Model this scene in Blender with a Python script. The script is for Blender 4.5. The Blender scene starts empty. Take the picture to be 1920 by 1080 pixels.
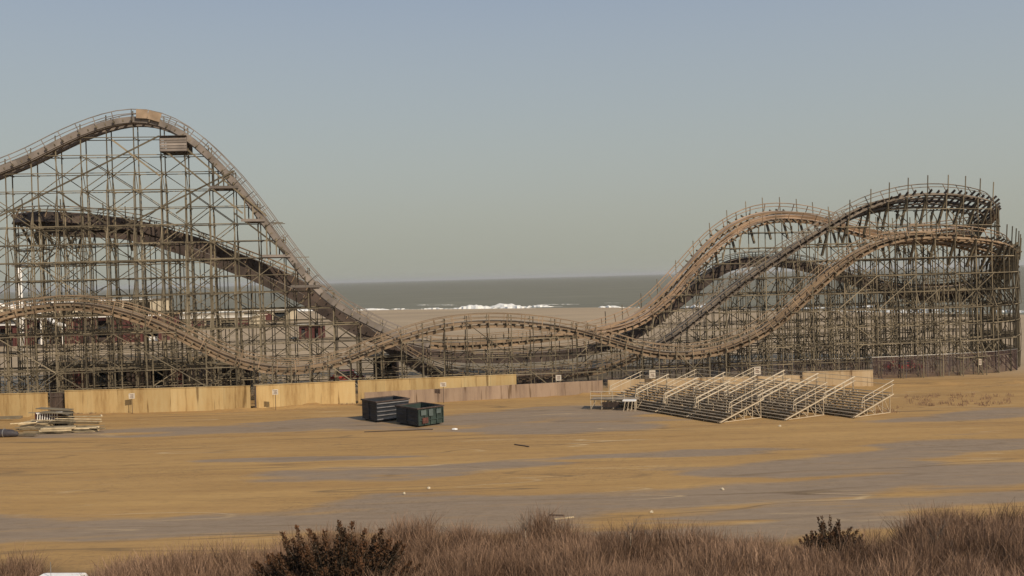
import bpy, math, random
import numpy as np
from mathutils import Vector, Matrix
random.seed(7); RNG = np.random.default_rng(7)
R = math.radians
scene = bpy.context.scene

# ------------------------------------------------------------------ camera
F = 1844.0; CX, CY = 960.0, 540.0; CAM_Z = 13.0
PITCH = math.atan(19.0 / F); ROLL = R(-1.53)
cam_rot = Matrix.Rotation(R(90) - PITCH, 3, 'X') @ Matrix.Rotation(ROLL, 3, 'Z')
cam_data = bpy.data.cameras.new('camera'); cam = bpy.data.objects.new('camera', cam_data)
scene.collection.objects.link(cam); scene.camera = cam
cam.matrix_world = Matrix.Translation((0, 0, CAM_Z)) @ cam_rot.to_4x4()
cam_data.sensor_width = 36.0; cam_data.lens = F / 1920.0 * 36.0
cam_data.clip_start = 0.5; cam_data.clip_end = 60000.0

# ------------------------------------------------------------------ world + sun
SUN_AZ = R(136)      # compass from +Y (view direction), clockwise: right and behind the camera
SUN_EL = R(38)
world = bpy.data.worlds.new('World'); scene.world = world; world.use_nodes = True
wn = world.node_tree; wn.nodes.clear()
def wnode(t, **k):
    n = wn.nodes.new(t)
    for a, v in k.items(): setattr(n, a, v)
    return n
sky = wnode('ShaderNodeTexSky', sky_type='NISHITA')
sky.sun_disc = False; sky.sun_elevation = SUN_EL; sky.sun_rotation = SUN_AZ
sky.altitude = 0; sky.air_density = 1.6; sky.dust_density = 5.0; sky.ozone_density = 1.0
tc = wnode('ShaderNodeTexCoord'); sep = wnode('ShaderNodeSeparateXYZ')
ramp = wnode('ShaderNodeValToRGB'); ramp.color_ramp.interpolation = 'B_SPLINE'
cr = ramp.color_ramp
def sr(r, g, b, k=1.0):
    return tuple(((c / 255.0 + 0.055) / 1.055) ** 2.4 * k if c > 10 else c / 255 / 12.92 * k for c in (r, g, b)) + (1,)
SKS = 10.0
cr.elements[0].position = 0.0; cr.elements[0].color = sr(161, 162, 148)
cr.elements[1].position = 0.60; cr.elements[1].color = sr(120, 140, 168)
for p_, c_ in ((0.035, (163, 165, 153)), (0.09, (163, 168, 163)), (0.17, (157, 166, 170)), (0.27, (147, 158, 174))):
    e = cr.elements.new(p_); e.color = sr(*c_)
mul = wnode('ShaderNodeVectorMath', operation='SCALE'); mul.inputs['Scale'].default_value = SKS
mix = wnode('ShaderNodeMix', data_type='RGBA'); mix.inputs[0].default_value = 0.85
bg = wnode('ShaderNodeBackground'); bg.inputs[1].default_value = 0.10
wo = wnode('ShaderNodeOutputWorld')
L = wn.links.new
L(tc.outputs['Generated'], sep.inputs[0]); L(sep.outputs[2], ramp.inputs[0])
L(ramp.outputs[0], mul.inputs[0])
L(sky.outputs[0], mix.inputs[6]); L(mul.outputs[0], mix.inputs[7])
L(mix.outputs[2], bg.inputs[0]); L(bg.outputs[0], wo.inputs[0])
sund = bpy.data.lights.new('sun', 'SUN'); sund.energy = 3.5; sund.angle = R(0.55); sund.color = (1.0, 0.85, 0.66)
sun = bpy.data.objects.new('sun', sund); scene.collection.objects.link(sun)
sd = Vector((math.sin(SUN_AZ) * math.cos(SUN_EL), math.cos(SUN_AZ) * math.cos(SUN_EL), math.sin(SUN_EL)))
sun.rotation_euler = sd.to_track_quat('Z', 'Y').to_euler(); sun.location = sd * 300
scene.view_settings.view_transform = 'Standard'; scene.view_settings.look = 'None'
scene.view_settings.exposure = 0.2; scene.view_settings.gamma = 1.0
scene.render.engine = 'CYCLES'
scene.cycles.max_bounces = 5; scene.cycles.transparent_max_bounces = 12

# ------------------------------------------------------------------ pixel helpers (1920x1080 photograph pixels)
def ray(px, py):
    d = cam_rot @ Vector(((px - CX) / F, -(py - CY) / F, -1.0)); return d
SLOPE = 0.12
def at(px, py, off):            # point on the coaster plane Y = 112 + 0.12 X + off
    d = ray(px, py); t = (112.0 + off) / (d.y - SLOPE * d.x)
    return Vector((0, 0, CAM_Z)) + d * t
def gr(px, py, z=0.0):          # point on a horizontal level
    d = ray(px, py); t = (z - CAM_Z) / d.z
    return Vector((0, 0, CAM_Z)) + d * t
def atY(px, py, Y):
    d = ray(px, py); return Vector((0, 0, CAM_Z)) + d * (Y / d.y)
ci = np.array(cam_rot.transposed())
def proj(X, Y, Z=0.0):
    v = np.stack([X, Y, np.full_like(X, Z) - CAM_Z], -1) @ ci.T
    w = np.where(v[..., 2] < -1e-3, -v[..., 2], 1e-3)
    return CX + F * v[..., 0] / w, CY - F * v[..., 1] / w

# ------------------------------------------------------------------ materials
def new_mat(name):
    m = bpy.data.materials.new(name); m.use_nodes = True
    nt = m.node_tree; b = nt.nodes['Principled BSDF']; return m, nt, b
def mat(name, col, rough=0.8, metal=0.0, var=0.25, scale=1.5, stretch=(1, 1, 1), tone=False, bump=0.0, col2=None, bscale=None, spec=0.3):
    m, nt, b = new_mat(name); N = nt.nodes; l = nt.links.new
    b.inputs['Roughness'].default_value = rough; b.inputs['Metallic'].default_value = metal
    b.inputs['Specular IOR Level'].default_value = spec
    t = N.new('ShaderNodeTexCoord'); mp = N.new('ShaderNodeMapping'); mp.inputs['Scale'].default_value = stretch
    l(t.outputs['Object'], mp.inputs[0])
    nz = N.new('ShaderNodeTexNoise'); nz.inputs['Scale'].default_value = scale; nz.inputs['Detail'].default_value = 6
    l(mp.outputs[0], nz.inputs['Vector'])
    rp = N.new('ShaderNodeValToRGB'); rp.color_ramp.elements[0].position = 0.3; rp.color_ramp.elements[1].position = 0.72
    c2 = col2 if col2 else tuple(min(1, c * (1 + var)) for c in col)
    c1 = tuple(c * (1 - var) for c in col)
    rp.color_ramp.elements[0].color = (*c1, 1); rp.color_ramp.elements[1].color = (*c2, 1)
    l(nz.outputs[0], rp.inputs[0]); out = rp.outputs[0]
    if tone:
        a = N.new('ShaderNodeAttribute'); a.attribute_name = 'tone'
        hm = N.new('ShaderNodeVectorMath'); hm.operation = 'SCALE'
        l(out, hm.inputs[0]); l(a.outputs['Fac'], hm.inputs['Scale']); out = hm.outputs[0]
    l(out, b.inputs['Base Color'])
    if bump:
        n2 = N.new('ShaderNodeTexNoise'); n2.inputs['Scale'].default_value = bscale or scale * 6; n2.inputs['Detail'].default_value = 4
        l(mp.outputs[0], n2.inputs['Vector']); bp = N.new('ShaderNodeBump'); bp.inputs['Strength'].default_value = bump
        bp.inputs['Distance'].default_value = 0.05
        l(n2.outputs[0], bp.inputs['Height']); l(bp.outputs[0], b.inputs['Normal'])
    return m
M = {}
M['wood'] = mat('weathered_wood', (0.178, 0.148, 0.100), 0.85, var=0.4, scale=0.35, tone=True, bump=0.3, bscale=9)
M['wood_rail'] = mat('track_wood', (0.245, 0.175, 0.112), 0.8, var=0.3, scale=0.3, tone=True)
M['wood_grey'] = mat('greyed_track_wood', (0.185, 0.150, 0.115), 0.8, var=0.3, scale=0.3, tone=True)
M['wood_pale'] = mat('pale_track_wood', (0.37, 0.255, 0.165), 0.8, var=0.3, scale=0.4, tone=True)  # paler, warmer boards for the banked hill
M['wood_dark'] = mat('dark_wood_and_shade', (0.075, 0.055, 0.045), 0.8, var=0.4, scale=0.5, tone=True)  # dark brown wood; also holds shade painted onto the rear hump
M['fascia'] = mat('grey_fascia_board', (0.215, 0.185, 0.162), 0.75, var=0.25, scale=0.5, tone=True)
M['crest'] = mat('tan_crest_board', (0.34, 0.25, 0.17), 0.8, var=0.2, scale=1)
M['rib'] = mat('pale_rib', (0.16, 0.155, 0.16), 0.6, var=0.4, scale=1.5)  # paler tone for the navy dumpster's side ribs
M['cream2'] = mat('faded_sign', (0.55, 0.49, 0.40), 0.6, var=0.2, scale=4)
M['rim'] = mat('dark_rim', (0.07, 0.05, 0.042), 0.7, var=0.5, scale=2)
M['steel'] = mat('dull_steel', (0.33, 0.32, 0.30), 0.5, 0.6, var=0.2, scale=2)
M['alu'] = mat('worn_aluminium', (0.50, 0.415, 0.295), 0.55, 0.0, var=0.15, scale=3)
M['alu_dark'] = mat('weathered_aluminium_plank', (0.27, 0.215, 0.15), 0.7, 0.0, var=0.3, scale=2, tone=True)
M['white'] = mat('white_paint', (0.78, 0.76, 0.72), 0.5, var=0.06, scale=3)
M['black'] = mat('black_rubber', (0.02, 0.02, 0.02), 0.7, var=0.3, scale=3)
M['glass'] = mat('dark_glass', (0.03, 0.035, 0.04), 0.08, var=0.1, scale=1, spec=0.8)
M['maroon'] = mat('maroon_boards', (0.10, 0.035, 0.03), 0.7, var=0.35, scale=0.7, stretch=(6, 6, 0.3))
M['brown_wall'] = mat('dark_brown_wall', (0.055, 0.038, 0.03), 0.8, var=0.5, scale=0.8, stretch=(4, 4, 0.4))
M['tan_roof'] = mat('tan_roof', (0.40, 0.28, 0.15), 0.85, var=0.2, scale=0.4)
M['grey_roof'] = mat('grey_roof', (0.17, 0.15, 0.12), 0.8, var=0.3, scale=0.5)
M['red'] = mat('red_paint', (0.35, 0.035, 0.03), 0.4, var=0.15, scale=2)
M['navy'] = mat('navy_paint_and_end_shade', (0.022, 0.026, 0.034), 0.5, var=0.4, scale=1.2, bump=0.2)
M['green'] = mat('green_paint', (0.032, 0.048, 0.042), 0.5, var=0.45, scale=1.1, bump=0.2)
M['rust'] = mat('rust', (0.11, 0.045, 0.035), 0.8, var=0.5, scale=3)
M['cream'] = mat('cream_wall', (0.55, 0.47, 0.34), 0.8, var=0.15, scale=0.4)
M['tarp'] = mat('dark_tarp', (0.05, 0.045, 0.05), 0.6, var=0.4, scale=2, bump=0.6)
M['lumber'] = mat('pale_lumber', (0.50, 0.40, 0.25), 0.85, var=0.35, scale=1.6, tone=True)
M['blue'] = mat('blue_grey_paint', (0.09, 0.115, 0.11), 0.5, var=0.2, scale=1)

def wall_mat(name, base, dark, pale, seed, panel=2.44):
    m, nt, b = new_mat(name); N = nt.nodes; l = nt.links.new
    b.inputs['Roughness'].default_value = 0.85; b.inputs['Specular IOR Level'].default_value = 0.2
    t = N.new('ShaderNodeTexCoord'); mp = N.new('ShaderNodeMapping'); mp.inputs['Scale'].default_value = (0.8, 0.8, 0.12)
    mp.inputs['Location'].default_value = (seed, seed, 0)
    l(t.outputs['Object'], mp.inputs[0])
    nz = N.new('ShaderNodeTexNoise'); nz.inputs['Scale'].default_value = 1.0; nz.inputs['Detail'].default_value = 7; nz.inputs['Roughness'].default_value = 0.7
    l(mp.outputs[0], nz.inputs['Vector'])
    rp = N.new('ShaderNodeValToRGB'); e = rp.color_ramp.elements
    e[0].position = 0.33; e[0].color = (*dark, 1); e[1].position = 0.68; e[1].color = (*pale, 1)
    k = e.new(0.48); k.color = (*base, 1)
    l(nz.outputs[0], rp.inputs[0])
    # dark dirt seams and drips: narrow vertical noise
    mp2 = N.new('ShaderNodeMapping'); mp2.inputs['Scale'].default_value = (2.6, 2.6, 0.18); mp2.inputs['Location'].default_value = (seed * 3, 5, 0)
    l(t.outputs['Object'], mp2.inputs[0])
    n2 = N.new('ShaderNodeTexNoise'); n2.inputs['Scale'].default_value = 1.0; n2.inputs['Detail'].default_value = 3
    l(mp2.outputs[0], n2.inputs['Vector'])
    r2 = N.new('ShaderNodeValToRGB'); r2.color_ramp.elements[0].position = 0.30; r2.color_ramp.elements[1].position = 0.40
    r2.color_ramp.elements[0].color = (0.45, 0.40, 0.35, 1); r2.color_ramp.elements[1].color = (1, 1, 1, 1)
    l(n2.outputs[0], r2.inputs[0])
    mx = N.new('ShaderNodeMix'); mx.data_type = 'RGBA'; mx.blend_type = 'MULTIPLY'; mx.inputs[0].default_value = 1.0
    l(rp.outputs[0], mx.inputs[6]); l(r2.outputs[0], mx.inputs[7]); a_ = N.new('ShaderNodeAttribute'); a_.attribute_name = 'tone'; v_ = N.new('ShaderNodeVectorMath'); v_.operation = 'SCALE'
    l(mx.outputs[2], v_.inputs[0]); l(a_.outputs['Fac'], v_.inputs['Scale']); l(v_.outputs[0], b.inputs['Base Color'])
    return m
M['ochre'] = wall_mat('ochre_wall', (0.50, 0.350, 0.160), (0.34, 0.215, 0.088), (0.55, 0.42, 0.215), 1.3)
M['greywall'] = wall_mat('grey_brown_wall', (0.31, 0.225, 0.16), (0.22, 0.155, 0.115), (0.38, 0.28, 0.20), 4.1)
M['palewall'] = wall_mat('pale_tan_wall', (0.46, 0.34, 0.20), (0.38, 0.27, 0.16), (0.52, 0.41, 0.27), 8.7)

# screen netting on the right-hand fence: woven cloth that lets part of the light through
m, nt, b = new_mat('fence_netting'); b.inputs['Base Color'].default_value = (0.085, 0.05, 0.05, 1); b.inputs['Roughness'].default_value = 0.9
nz = nt.nodes.new('ShaderNodeTexNoise'); nz.inputs['Scale'].default_value = 1.2; nz.inputs['Detail'].default_value = 5
mr = nt.nodes.new('ShaderNodeMapRange'); mr.inputs[1].default_value = 0.3; mr.inputs[2].default_value = 0.7; mr.inputs[3].default_value = 0.16; mr.inputs[4].default_value = 0.52
tcn = nt.nodes.new('ShaderNodeTexCoord'); nt.links.new(tcn.outputs['Object'], nz.inputs['Vector'])
nt.links.new(nz.outputs[0], mr.inputs[0]); nt.links.new(mr.outputs[0], b.inputs['Alpha']); M['net'] = m

# ------------------------------------------------------------------ object helpers
def tag(o, label=None, cat=None, group=None, kind=None):
    if label: o['label'] = label
    if cat: o['category'] = cat
    if group: o['group'] = group
    if kind: o['kind'] = kind
    return o
def link(o, parent=None):
    scene.collection.objects.link(o)
    if parent is not None: o.parent = parent
    return o
def empty(name, loc=(0, 0, 0), rz=0.0, label=None, cat=None, group=None, kind=None):
    o = bpy.data.objects.new(name, None); link(o); o.location = loc; o.rotation_euler = (0, 0, rz); o.empty_display_size = 0.3
    return tag(o, label, cat, group, kind)
def dup(root, loc, rz, label, group=None):
    r = root.copy(); link(r); r.location = loc; r.rotation_euler = (0, 0, rz); r['label'] = label
    if group: r['group'] = group
    for ch in list(root.children):
        c = ch.copy(); link(c, r)
        for g in list(ch.children):
            d = g.copy(); link(d, c)
    return r

class Beams:
    """collects boxes given by two end points and a section, built as one mesh"""
    def __init__(s): s.a = []; s.extra = []
    def add(s, p, q, w, h, tone=None, up=(0, 0, 1)):
        s.a.append((*p, *q, w, h, random.choice((random.uniform(0.35, 0.8), random.uniform(0.8, 1.45), random.uniform(.8, 1.2))) if tone is None else tone, *up))
    def box(s, c, sz, tone=1.0):     # axis box centre / size
        s.add((c[0], c[1], c[2] - sz[2] / 2), (c[0], c[1], c[2] + sz[2] / 2), sz[0], sz[1], tone, (0, 1, 0))
    def raw(s, verts, faces, tone=1.0): s.extra.append((verts, faces, tone))
    def tube(s, pts, r, n=6, tone=1.0):
        pts = [Vector(p) for p in pts]; vs = []; fs = []
        for i, p in enumerate(pts):
            t = (pts[min(i + 1, len(pts) - 1)] - pts[max(i - 1, 0)]).normalized()
            u = Vector((0, 0, 1)) if abs(t.z) < 0.9 else Vector((1, 0, 0))
            a = t.cross(u).normalized(); c = t.cross(a)
            rr = r[i] if isinstance(r, (list, tuple)) else r
            for k in range(n):
                g = 2 * math.pi * k / n; vs.append(tuple(p + (a * math.cos(g) + c * math.sin(g)) * rr))
        for i in range(len(pts) - 1):
            for k in range(n):
                fs.append((i * n + k, i * n + (k + 1) % n, (i + 1) * n + (k + 1) % n, (i + 1) * n + k))
        fs.append(tuple(range(n))[::-1]); fs.append(tuple(range((len(pts) - 1) * n, len(pts) * n)))
        s.raw(vs, fs, tone)
    def data(s):
        V = np.zeros((0, 3)); Fq = np.zeros((0, 4), int); T = np.zeros(0)
        if s.a:
            A = np.array(s.a, float); p = A[:, 0:3]; q = A[:, 3:6]; w = A[:, 6:7] / 2; h = A[:, 7:8] / 2; up = A[:, 9:12]
            d = q - p; n = np.linalg.norm(d, axis=1, keepdims=True); d = d / np.maximum(n, 1e-6)
            par = np.abs((d * up).sum(1)) > 0.97
            up[par] = np.where(np.abs(d[par][:, 1:2]) > 0.8, (1., 0, 0), (0, 1., 0)) if par.any() else up[par]
            sd_ = np.cross(d, up); sd_ /= np.maximum(np.linalg.norm(sd_, axis=1, keepdims=True), 1e-6)
            u2 = np.cross(sd_, d); Sx = sd_ * w; U = u2 * h
            V = np.stack([p - Sx - U, p + Sx - U, p + Sx + U, p - Sx + U, q - Sx - U, q + Sx - U, q + Sx + U, q - Sx + U], 1).reshape(-1, 3)
            base = (np.arange(len(A)) * 8)[:, None, None]
            fq = np.array([[0, 1, 2, 3], [7, 6, 5, 4], [0, 4, 5, 1], [1, 5, 6, 2], [2, 6, 7, 3], [3, 7, 4, 0]])[None]
            Fq = (base + fq).reshape(-1, 4); T = np.repeat(A[:, 8], 6)
        return V, Fq, T
    def build(s, name, m, parent=None, origin=None, smooth=False):
        V, Fq, T = s.data(); verts = V.tolist(); faces = Fq.tolist(); tone = T.tolist()
        for vs, fs, t in s.extra:
            k = len(verts); verts += [tuple(v) for v in vs]; faces += [tuple(i + k for i in f) for f in fs]; tone += [t] * len(fs)
        if origin is not None:
            o_ = origin; verts = [(v[0] - o_[0], v[1] - o_[1], v[2] - o_[2]) for v in verts]
        me = bpy.data.meshes.new(name); me.from_pydata(verts, [], faces); me.materials.append(m)
        at_ = me.attributes.new('tone', 'FLOAT', 'FACE'); at_.data.foreach_set('value', np.array(tone, np.float32))
        if smooth: me.polygons.foreach_set('use_smooth', [True] * len(me.polygons))
        me.update(); o = bpy.data.objects.new(name, me); link(o, parent)
        if origin is not None: o.location = origin
        return o

def mesh_np(name, V, faces, m, parent=None, tone=None):
    n = len(V); k = faces.shape[1]; nf = len(faces)
    me = bpy.data.meshes.new(name); me.vertices.add(n); me.vertices.foreach_set('co', V.astype(np.float32).ravel())
    me.loops.add(nf * k); me.loops.foreach_set('vertex_index', faces.astype(np.int32).ravel())
    me.polygons.add(nf); me.polygons.foreach_set('loop_start', np.arange(0, nf * k, k, dtype=np.int32))
    me.polygons.foreach_set('loop_total', np.full(nf, k, dtype=np.int32))
    me.update(calc_edges=True); me.materials.append(m)
    if tone is not None:
        a = me.attributes.new('tone', 'FLOAT', 'FACE'); a.data.foreach_set('value', tone.astype(np.float32))
    o = bpy.data.objects.new(name, me); link(o, parent); return o

# value noise in numpy for ground shapes
_tab = RNG.random((256, 256))
def vnoise(x, y):
    xi = np.floor(x).astype(int); yi = np.floor(y).astype(int); fx = x - xi; fy = y - yi
    fx = fx * fx * (3 - 2 * fx); fy = fy * fy * (3 - 2 * fy); g = lambda a, b: _tab[a % 256, b % 256]
    return (g(xi, yi) * (1 - fx) + g(xi + 1, yi) * fx) * (1 - fy) + (g(xi, yi + 1) * (1 - fx) + g(xi + 1, yi + 1) * fx) * fy
def fbm(x, y, o=4):
    s = 0; a = 0.5
    for i in range(o): s = s + a * vnoise(x * 2 ** i + 17 * i, y * 2 ** i + 9 * i); a *= 0.5
    return s

# ------------------------------------------------------------------ ground (one sheet) and water
shore = [(-6000, 1500), (-900, 700), (-250, 530), (-55, 480), (43, 428), (90, 350), (138, 278), (185, 215), (260, 120), (600, -300), (6000, -6000)]
def shoreY(x): return np.interp(x, [p[0] for p in shore], [p[1] for p in shore])
def axis(segs):
    out = []
    for a, b, st in segs: out += list(np.arange(a, b, st))
    out.append(segs[-1][1]); return np.array(out)
gx = axis([(-6000, -1000, 1000), (-1000, -200, 80), (-200, -66, 6), (-66, 68, 0.5), (68, 240, 6), (240, 1000, 80), (1000, 6000, 1000)])
gy = axis([(-2000, -100, 380), (-100, 30, 10), (30, 110, 0.45), (110, 240, 3), (240, 600, 6), (600, 1600, 100), (1600, 12000, 2000)])
X, Y = np.meshgrid(gx, gy)
dsh = Y - shoreY(X)
Z = np.where(dsh < -40, 0.0, np.where(dsh < 80, -1.0 * ((dsh + 40) / 40.0) , -3.0 - 0.01 * np.minimum(dsh - 80, 400)))
Z = Z + (fbm(X * 0.25, Y * 0.25) - 0.45) * 0.10 * (np.abs(X) < 200) * (Y < 240)
_wp = [gr(-60, 785), gr(470, 768), gr(662, 757), gr(1130, 737.5), gr(1637, 724.5)]
wl = Y - np.interp(X, [q.x for q in _wp], [q.y for q in _wp])
Z = Z + np.exp(-((wl + .3) / .7) ** 2) * np.clip(fbm(X * .5, Y * .5 + 30) - .38, 0, 1) * 1.3 * (np.abs(X) < 60)
PX, PY = proj(X, Y)
# grey tarmac showing through the sand: (centre px, centre py, half width, half height, tilt dy/dx)
patches = [(60, 1000, 620, 24, -.035), (420, 985, 560, 20, -.04), (820, 958, 330, 30, -.05), (1060, 940, 300, 18, -.05), (900, 985, 300, 22, -.03),
           (1350, 930, 330, 20, -.06), (1650, 905, 380, 11, -.07), (1850, 890, 200, 22, -.06), (740, 886, 250, 13, -.03), (930, 872, 160, 9, -.03),
           (1560, 870, 260, 18, -.06), (1800, 835, 200, 14, -.05), (1840, 780, 160, 10, -.05), (1480, 960, 420, 16, -.055), (1850, 935, 260, 12, -.05),
           (1500, 990, 330, 22, -.05), (1150, 1005, 200, 12, -.04), (400, 806, 330, 9, -.02), (600, 792, 160, 10, -.03), (960, 782, 220, 12, -.05),
           (1120, 775, 140, 18, -.02), (1080, 800, 200, 10, -.04), (500, 862, 300, 4, -.02), (1180, 855, 260, 5, -.04), (1320, 850, 180, 7, -.05), (60, 985, 300, 20, -.02)]
A = np.zeros_like(X)
en = (fbm(X * 0.12, Y * 0.5) - 0.47) * 2.2
for (cx_, cy_, hw, hh, tl) in patches:
    r2 = ((PX - cx_) / hw) ** 2; yy = (PY - cy_ - tl * (PX - cx_)) / hh
    A = np.maximum(A, 1.35 - np.sqrt(r2 + yy ** 2) + en * 0.8)
A = np.clip(A * 1.6, 0, 1) * ((Y > 20) & (Y < 108) & (np.abs(X) < 70))
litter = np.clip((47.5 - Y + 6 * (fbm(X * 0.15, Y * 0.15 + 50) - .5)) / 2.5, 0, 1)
ny, nx = X.shape
idx = np.arange(ny * nx).reshape(ny, nx)
faces = np.stack([idx[:-1, :-1], idx[:-1, 1:], idx[1:, 1:], idx[1:, :-1]], -1).reshape(-1, 4)
m, nt, b = new_mat('sand_and_tarmac'); N = nt.nodes; l = nt.links.new; M['ground'] = m
b.inputs['Roughness'].default_value = 0.9; b.inputs['Specular IOR Level'].default_value = 0.15
t = N.new('ShaderNodeTexCoord')
def gnoise(scale, st, detail=6, rough=0.6, rot=0.0):
    mp = N.new('ShaderNodeMapping'); mp.inputs['Scale'].default_value = st; mp.inputs['Rotation'].default_value = (0, 0, rot); l(t.outputs['Object'], mp.inputs[0])
    n = N.new('ShaderNodeTexNoise'); n.inputs['Scale'].default_value = scale; n.inputs['Detail'].default_value = detail; n.inputs['Roughness'].default_value = rough
    l(mp.outputs[0], n.inputs['Vector']); return n.outputs[0]
def ramp2(src, p0, c0, p1, c1):
    r = N.new('ShaderNodeValToRGB'); r.color_ramp.elements[0].position = p0; r.color_ramp.elements[0].color = (*c0, 1)
    r.color_ramp.elements[1].position = p1; r.color_ramp.elements[1].color = (*c1, 1); l(src, r.inputs[0]); return r.outputs[0]
def mixc(f, a, c, mode='MIX'):
    x = N.new('ShaderNodeMix'); x.data_type = 'RGBA'; x.blend_type = mode
    (l(f, x.inputs[0]) if not isinstance(f, float) else setattr(x.inputs[0], 'default_value', f)); l(a, x.inputs[6]); l(c, x.inputs[7]); return x.outputs[2]
def attr(nm):
    a = N.new('ShaderNodeAttribute'); a.attribute_name = nm; return a.outputs['Fac']
sand = ramp2(gnoise(0.5, (0.10, 0.55, 1), rot=-0.1), 0.3, (0.328, 0.202, 0.080), 0.7, (0.392, 0.249, 0.101))
sand2 = ramp2(gnoise(1.0, (0.04, 0.6, 1), 8, 0.7, rot=-0.12), 0.40, (0.86, 0.84, 0.86), 0.62, (1.03, 1.03, 1.01))
sand = mixc(1.0, sand, sand2, 'MULTIPLY')
tar = ramp2(gnoise(1.3, (0.25, 1.0, 1), 8, 0.7, rot=-0.1), 0.3, (0.200, 0.156, 0.116), 0.7, (0.248, 0.196, 0.148))
brk = N.new('ShaderNodeMath'); brk.operation = 'MULTIPLY_ADD'
l(gnoise(1.0, (0.13, 0.9, 1), 12, 0.72, rot=-0.1), brk.inputs[0]); brk.inputs[1].default_value = 1.3; l(attr('tarmac'), brk.inputs[2])
sb = N.new('ShaderNodeMapRange'); sb.inputs[1].default_value = 1.08; sb.inputs[2].default_value = 1.62; sb.inputs[4].default_value = 0.88; l(brk.outputs[0], sb.inputs[0])
col = mixc(sb.outputs[0], sand, tar)
def lines(scale, st, rot, w):
    src = gnoise(scale, st, 2, 0.5, rot=rot); a_ = N.new('ShaderNodeMath'); a_.operation = 'SUBTRACT'; l(src, a_.inputs[0]); a_.inputs[1].default_value = 0.5
    c_ = N.new('ShaderNodeMath'); c_.operation = 'ABSOLUTE'; l(a_.outputs[0], c_.inputs[0]); m_ = N.new('ShaderNodeMapRange'); m_.inputs[1].default_value = 0; m_.inputs[2].default_value = w
    m_.inputs[3].default_value = 1; m_.inputs[4].default_value = 0; l(c_.outputs[0], m_.inputs[0]); return m_.outputs[0]
def masked(f, scale, st, lo, hi, amt):
    k_ = N.new('ShaderNodeMapRange'); k_.inputs[1].default_value = lo; k_.inputs[2].default_value = hi; k_.inputs[4].default_value = amt; l(gnoise(scale, st, 4), k_.inputs[0])
    x_ = N.new('ShaderNodeMath'); x_.operation = 'MULTIPLY'; l(f, x_.inputs[0]); l(k_.outputs[0], x_.inputs[1]); return x_.outputs[0]
dark_ = ramp2(gnoise(6, (1, 1, 1)), 0.3, (0.10, 0.068, 0.04), 0.7, (0.16, 0.11, 0.065)); pale_ = ramp2(gnoise(6, (1, 1, 1)), 0.3, (0.42, 0.31, 0.17), 0.7, (0.52, 0.39, 0.23))
col = mixc(masked(lines(0.5, (0.045, 0.42, 1), -0.08, 0.012), 0.08, (0.6, 1, 1), 0.40, 0.58, 0.8), col, dark_)
col = mixc(masked(lines(0.6, (0.05, 0.40, 1), -0.13, 0.010), 0.10, (0.6, 1, 1), 0.50, 0.62, 0.8), col, pale_)
col = mixc(masked(gnoise(14, (1, 1, 1), 3), 2.0, (0.5, 1.2, 1), 0.50, 0.75, 0.6), col, dark_)
col = mixc(masked(lines(2.2, (0.5, 1.4, 1), 0.1, 0.03), 0.12, (0.5, 1, 1), 0.45, 0.62, 0.45), col, dark_)
col = mixc(masked(lines(0.35, (0.05, 0.5, 1), -0.22, 0.007), 0.05, (0.6, 1, 1), 0.42, 0.55, 0.7), col, dark_)
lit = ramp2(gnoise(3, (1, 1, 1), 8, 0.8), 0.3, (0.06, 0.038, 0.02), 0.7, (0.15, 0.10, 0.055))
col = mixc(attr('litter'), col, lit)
wet = ramp2(gnoise(0.05, (0.3, 1, 1)), 0.35, (0.29, 0.225, 0.15), 0.65, (0.36, 0.275, 0.18))
col = mixc(attr('beach'), col, wet)
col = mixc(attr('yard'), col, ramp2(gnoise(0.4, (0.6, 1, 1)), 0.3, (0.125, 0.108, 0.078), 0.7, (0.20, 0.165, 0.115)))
l(col, b.inputs['Base Color'])
bp = N.new('ShaderNodeBump'); bp.inputs['Strength'].default_value = 0.5; bp.inputs['Distance'].default_value = 0.08
l(gnoise(2.2, (0.6, 1.2, 1), 8, 0.75), bp.inputs['Height']); l(bp.outputs[0], b.inputs['Normal'])
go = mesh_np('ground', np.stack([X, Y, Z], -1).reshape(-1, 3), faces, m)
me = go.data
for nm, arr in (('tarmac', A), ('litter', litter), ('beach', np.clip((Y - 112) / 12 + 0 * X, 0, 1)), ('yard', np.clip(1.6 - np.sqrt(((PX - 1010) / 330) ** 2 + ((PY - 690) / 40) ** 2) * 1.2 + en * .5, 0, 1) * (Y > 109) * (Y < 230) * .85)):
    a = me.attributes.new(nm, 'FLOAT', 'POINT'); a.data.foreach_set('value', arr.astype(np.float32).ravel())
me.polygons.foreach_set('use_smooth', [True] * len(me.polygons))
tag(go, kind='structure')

m, nt, b = new_mat('sea_water'); N = nt.nodes; l = nt.links.new
b.inputs['Base Color'].default_value = (0.050, 0.054, 0.040, 1); b.inputs['Roughness'].default_value = 0.6; b.inputs['Specular IOR Level'].default_value = 0.12
t = N.new('ShaderNodeTexCoord'); mp = N.new('ShaderNodeMapping'); mp.inputs['Scale'].default_value = (0.012, 0.06, 1); l(t.outputs['Object'], mp.inputs[0])
nz = N.new('ShaderNodeTexNoise'); nz.inputs['Scale'].default_value = 1; nz.inputs['Detail'].default_value = 8; l(mp.outputs[0], nz.inputs['Vector'])
bp = N.new('ShaderNodeBump'); bp.inputs['Strength'].default_value = 0.9; bp.inputs['Distance'].default_value = 2.0; l(nz.outputs[0], bp.inputs['Height']); l(bp.outputs[0], b.inputs['Normal'])
rp = N.new('ShaderNodeValToRGB'); rp.color_ramp.elements[0].color = (0.128, 0.121, 0.085, 1); rp.color_ramp.elements[1].color = (0.185, 0.173, 0.122, 1)
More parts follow.
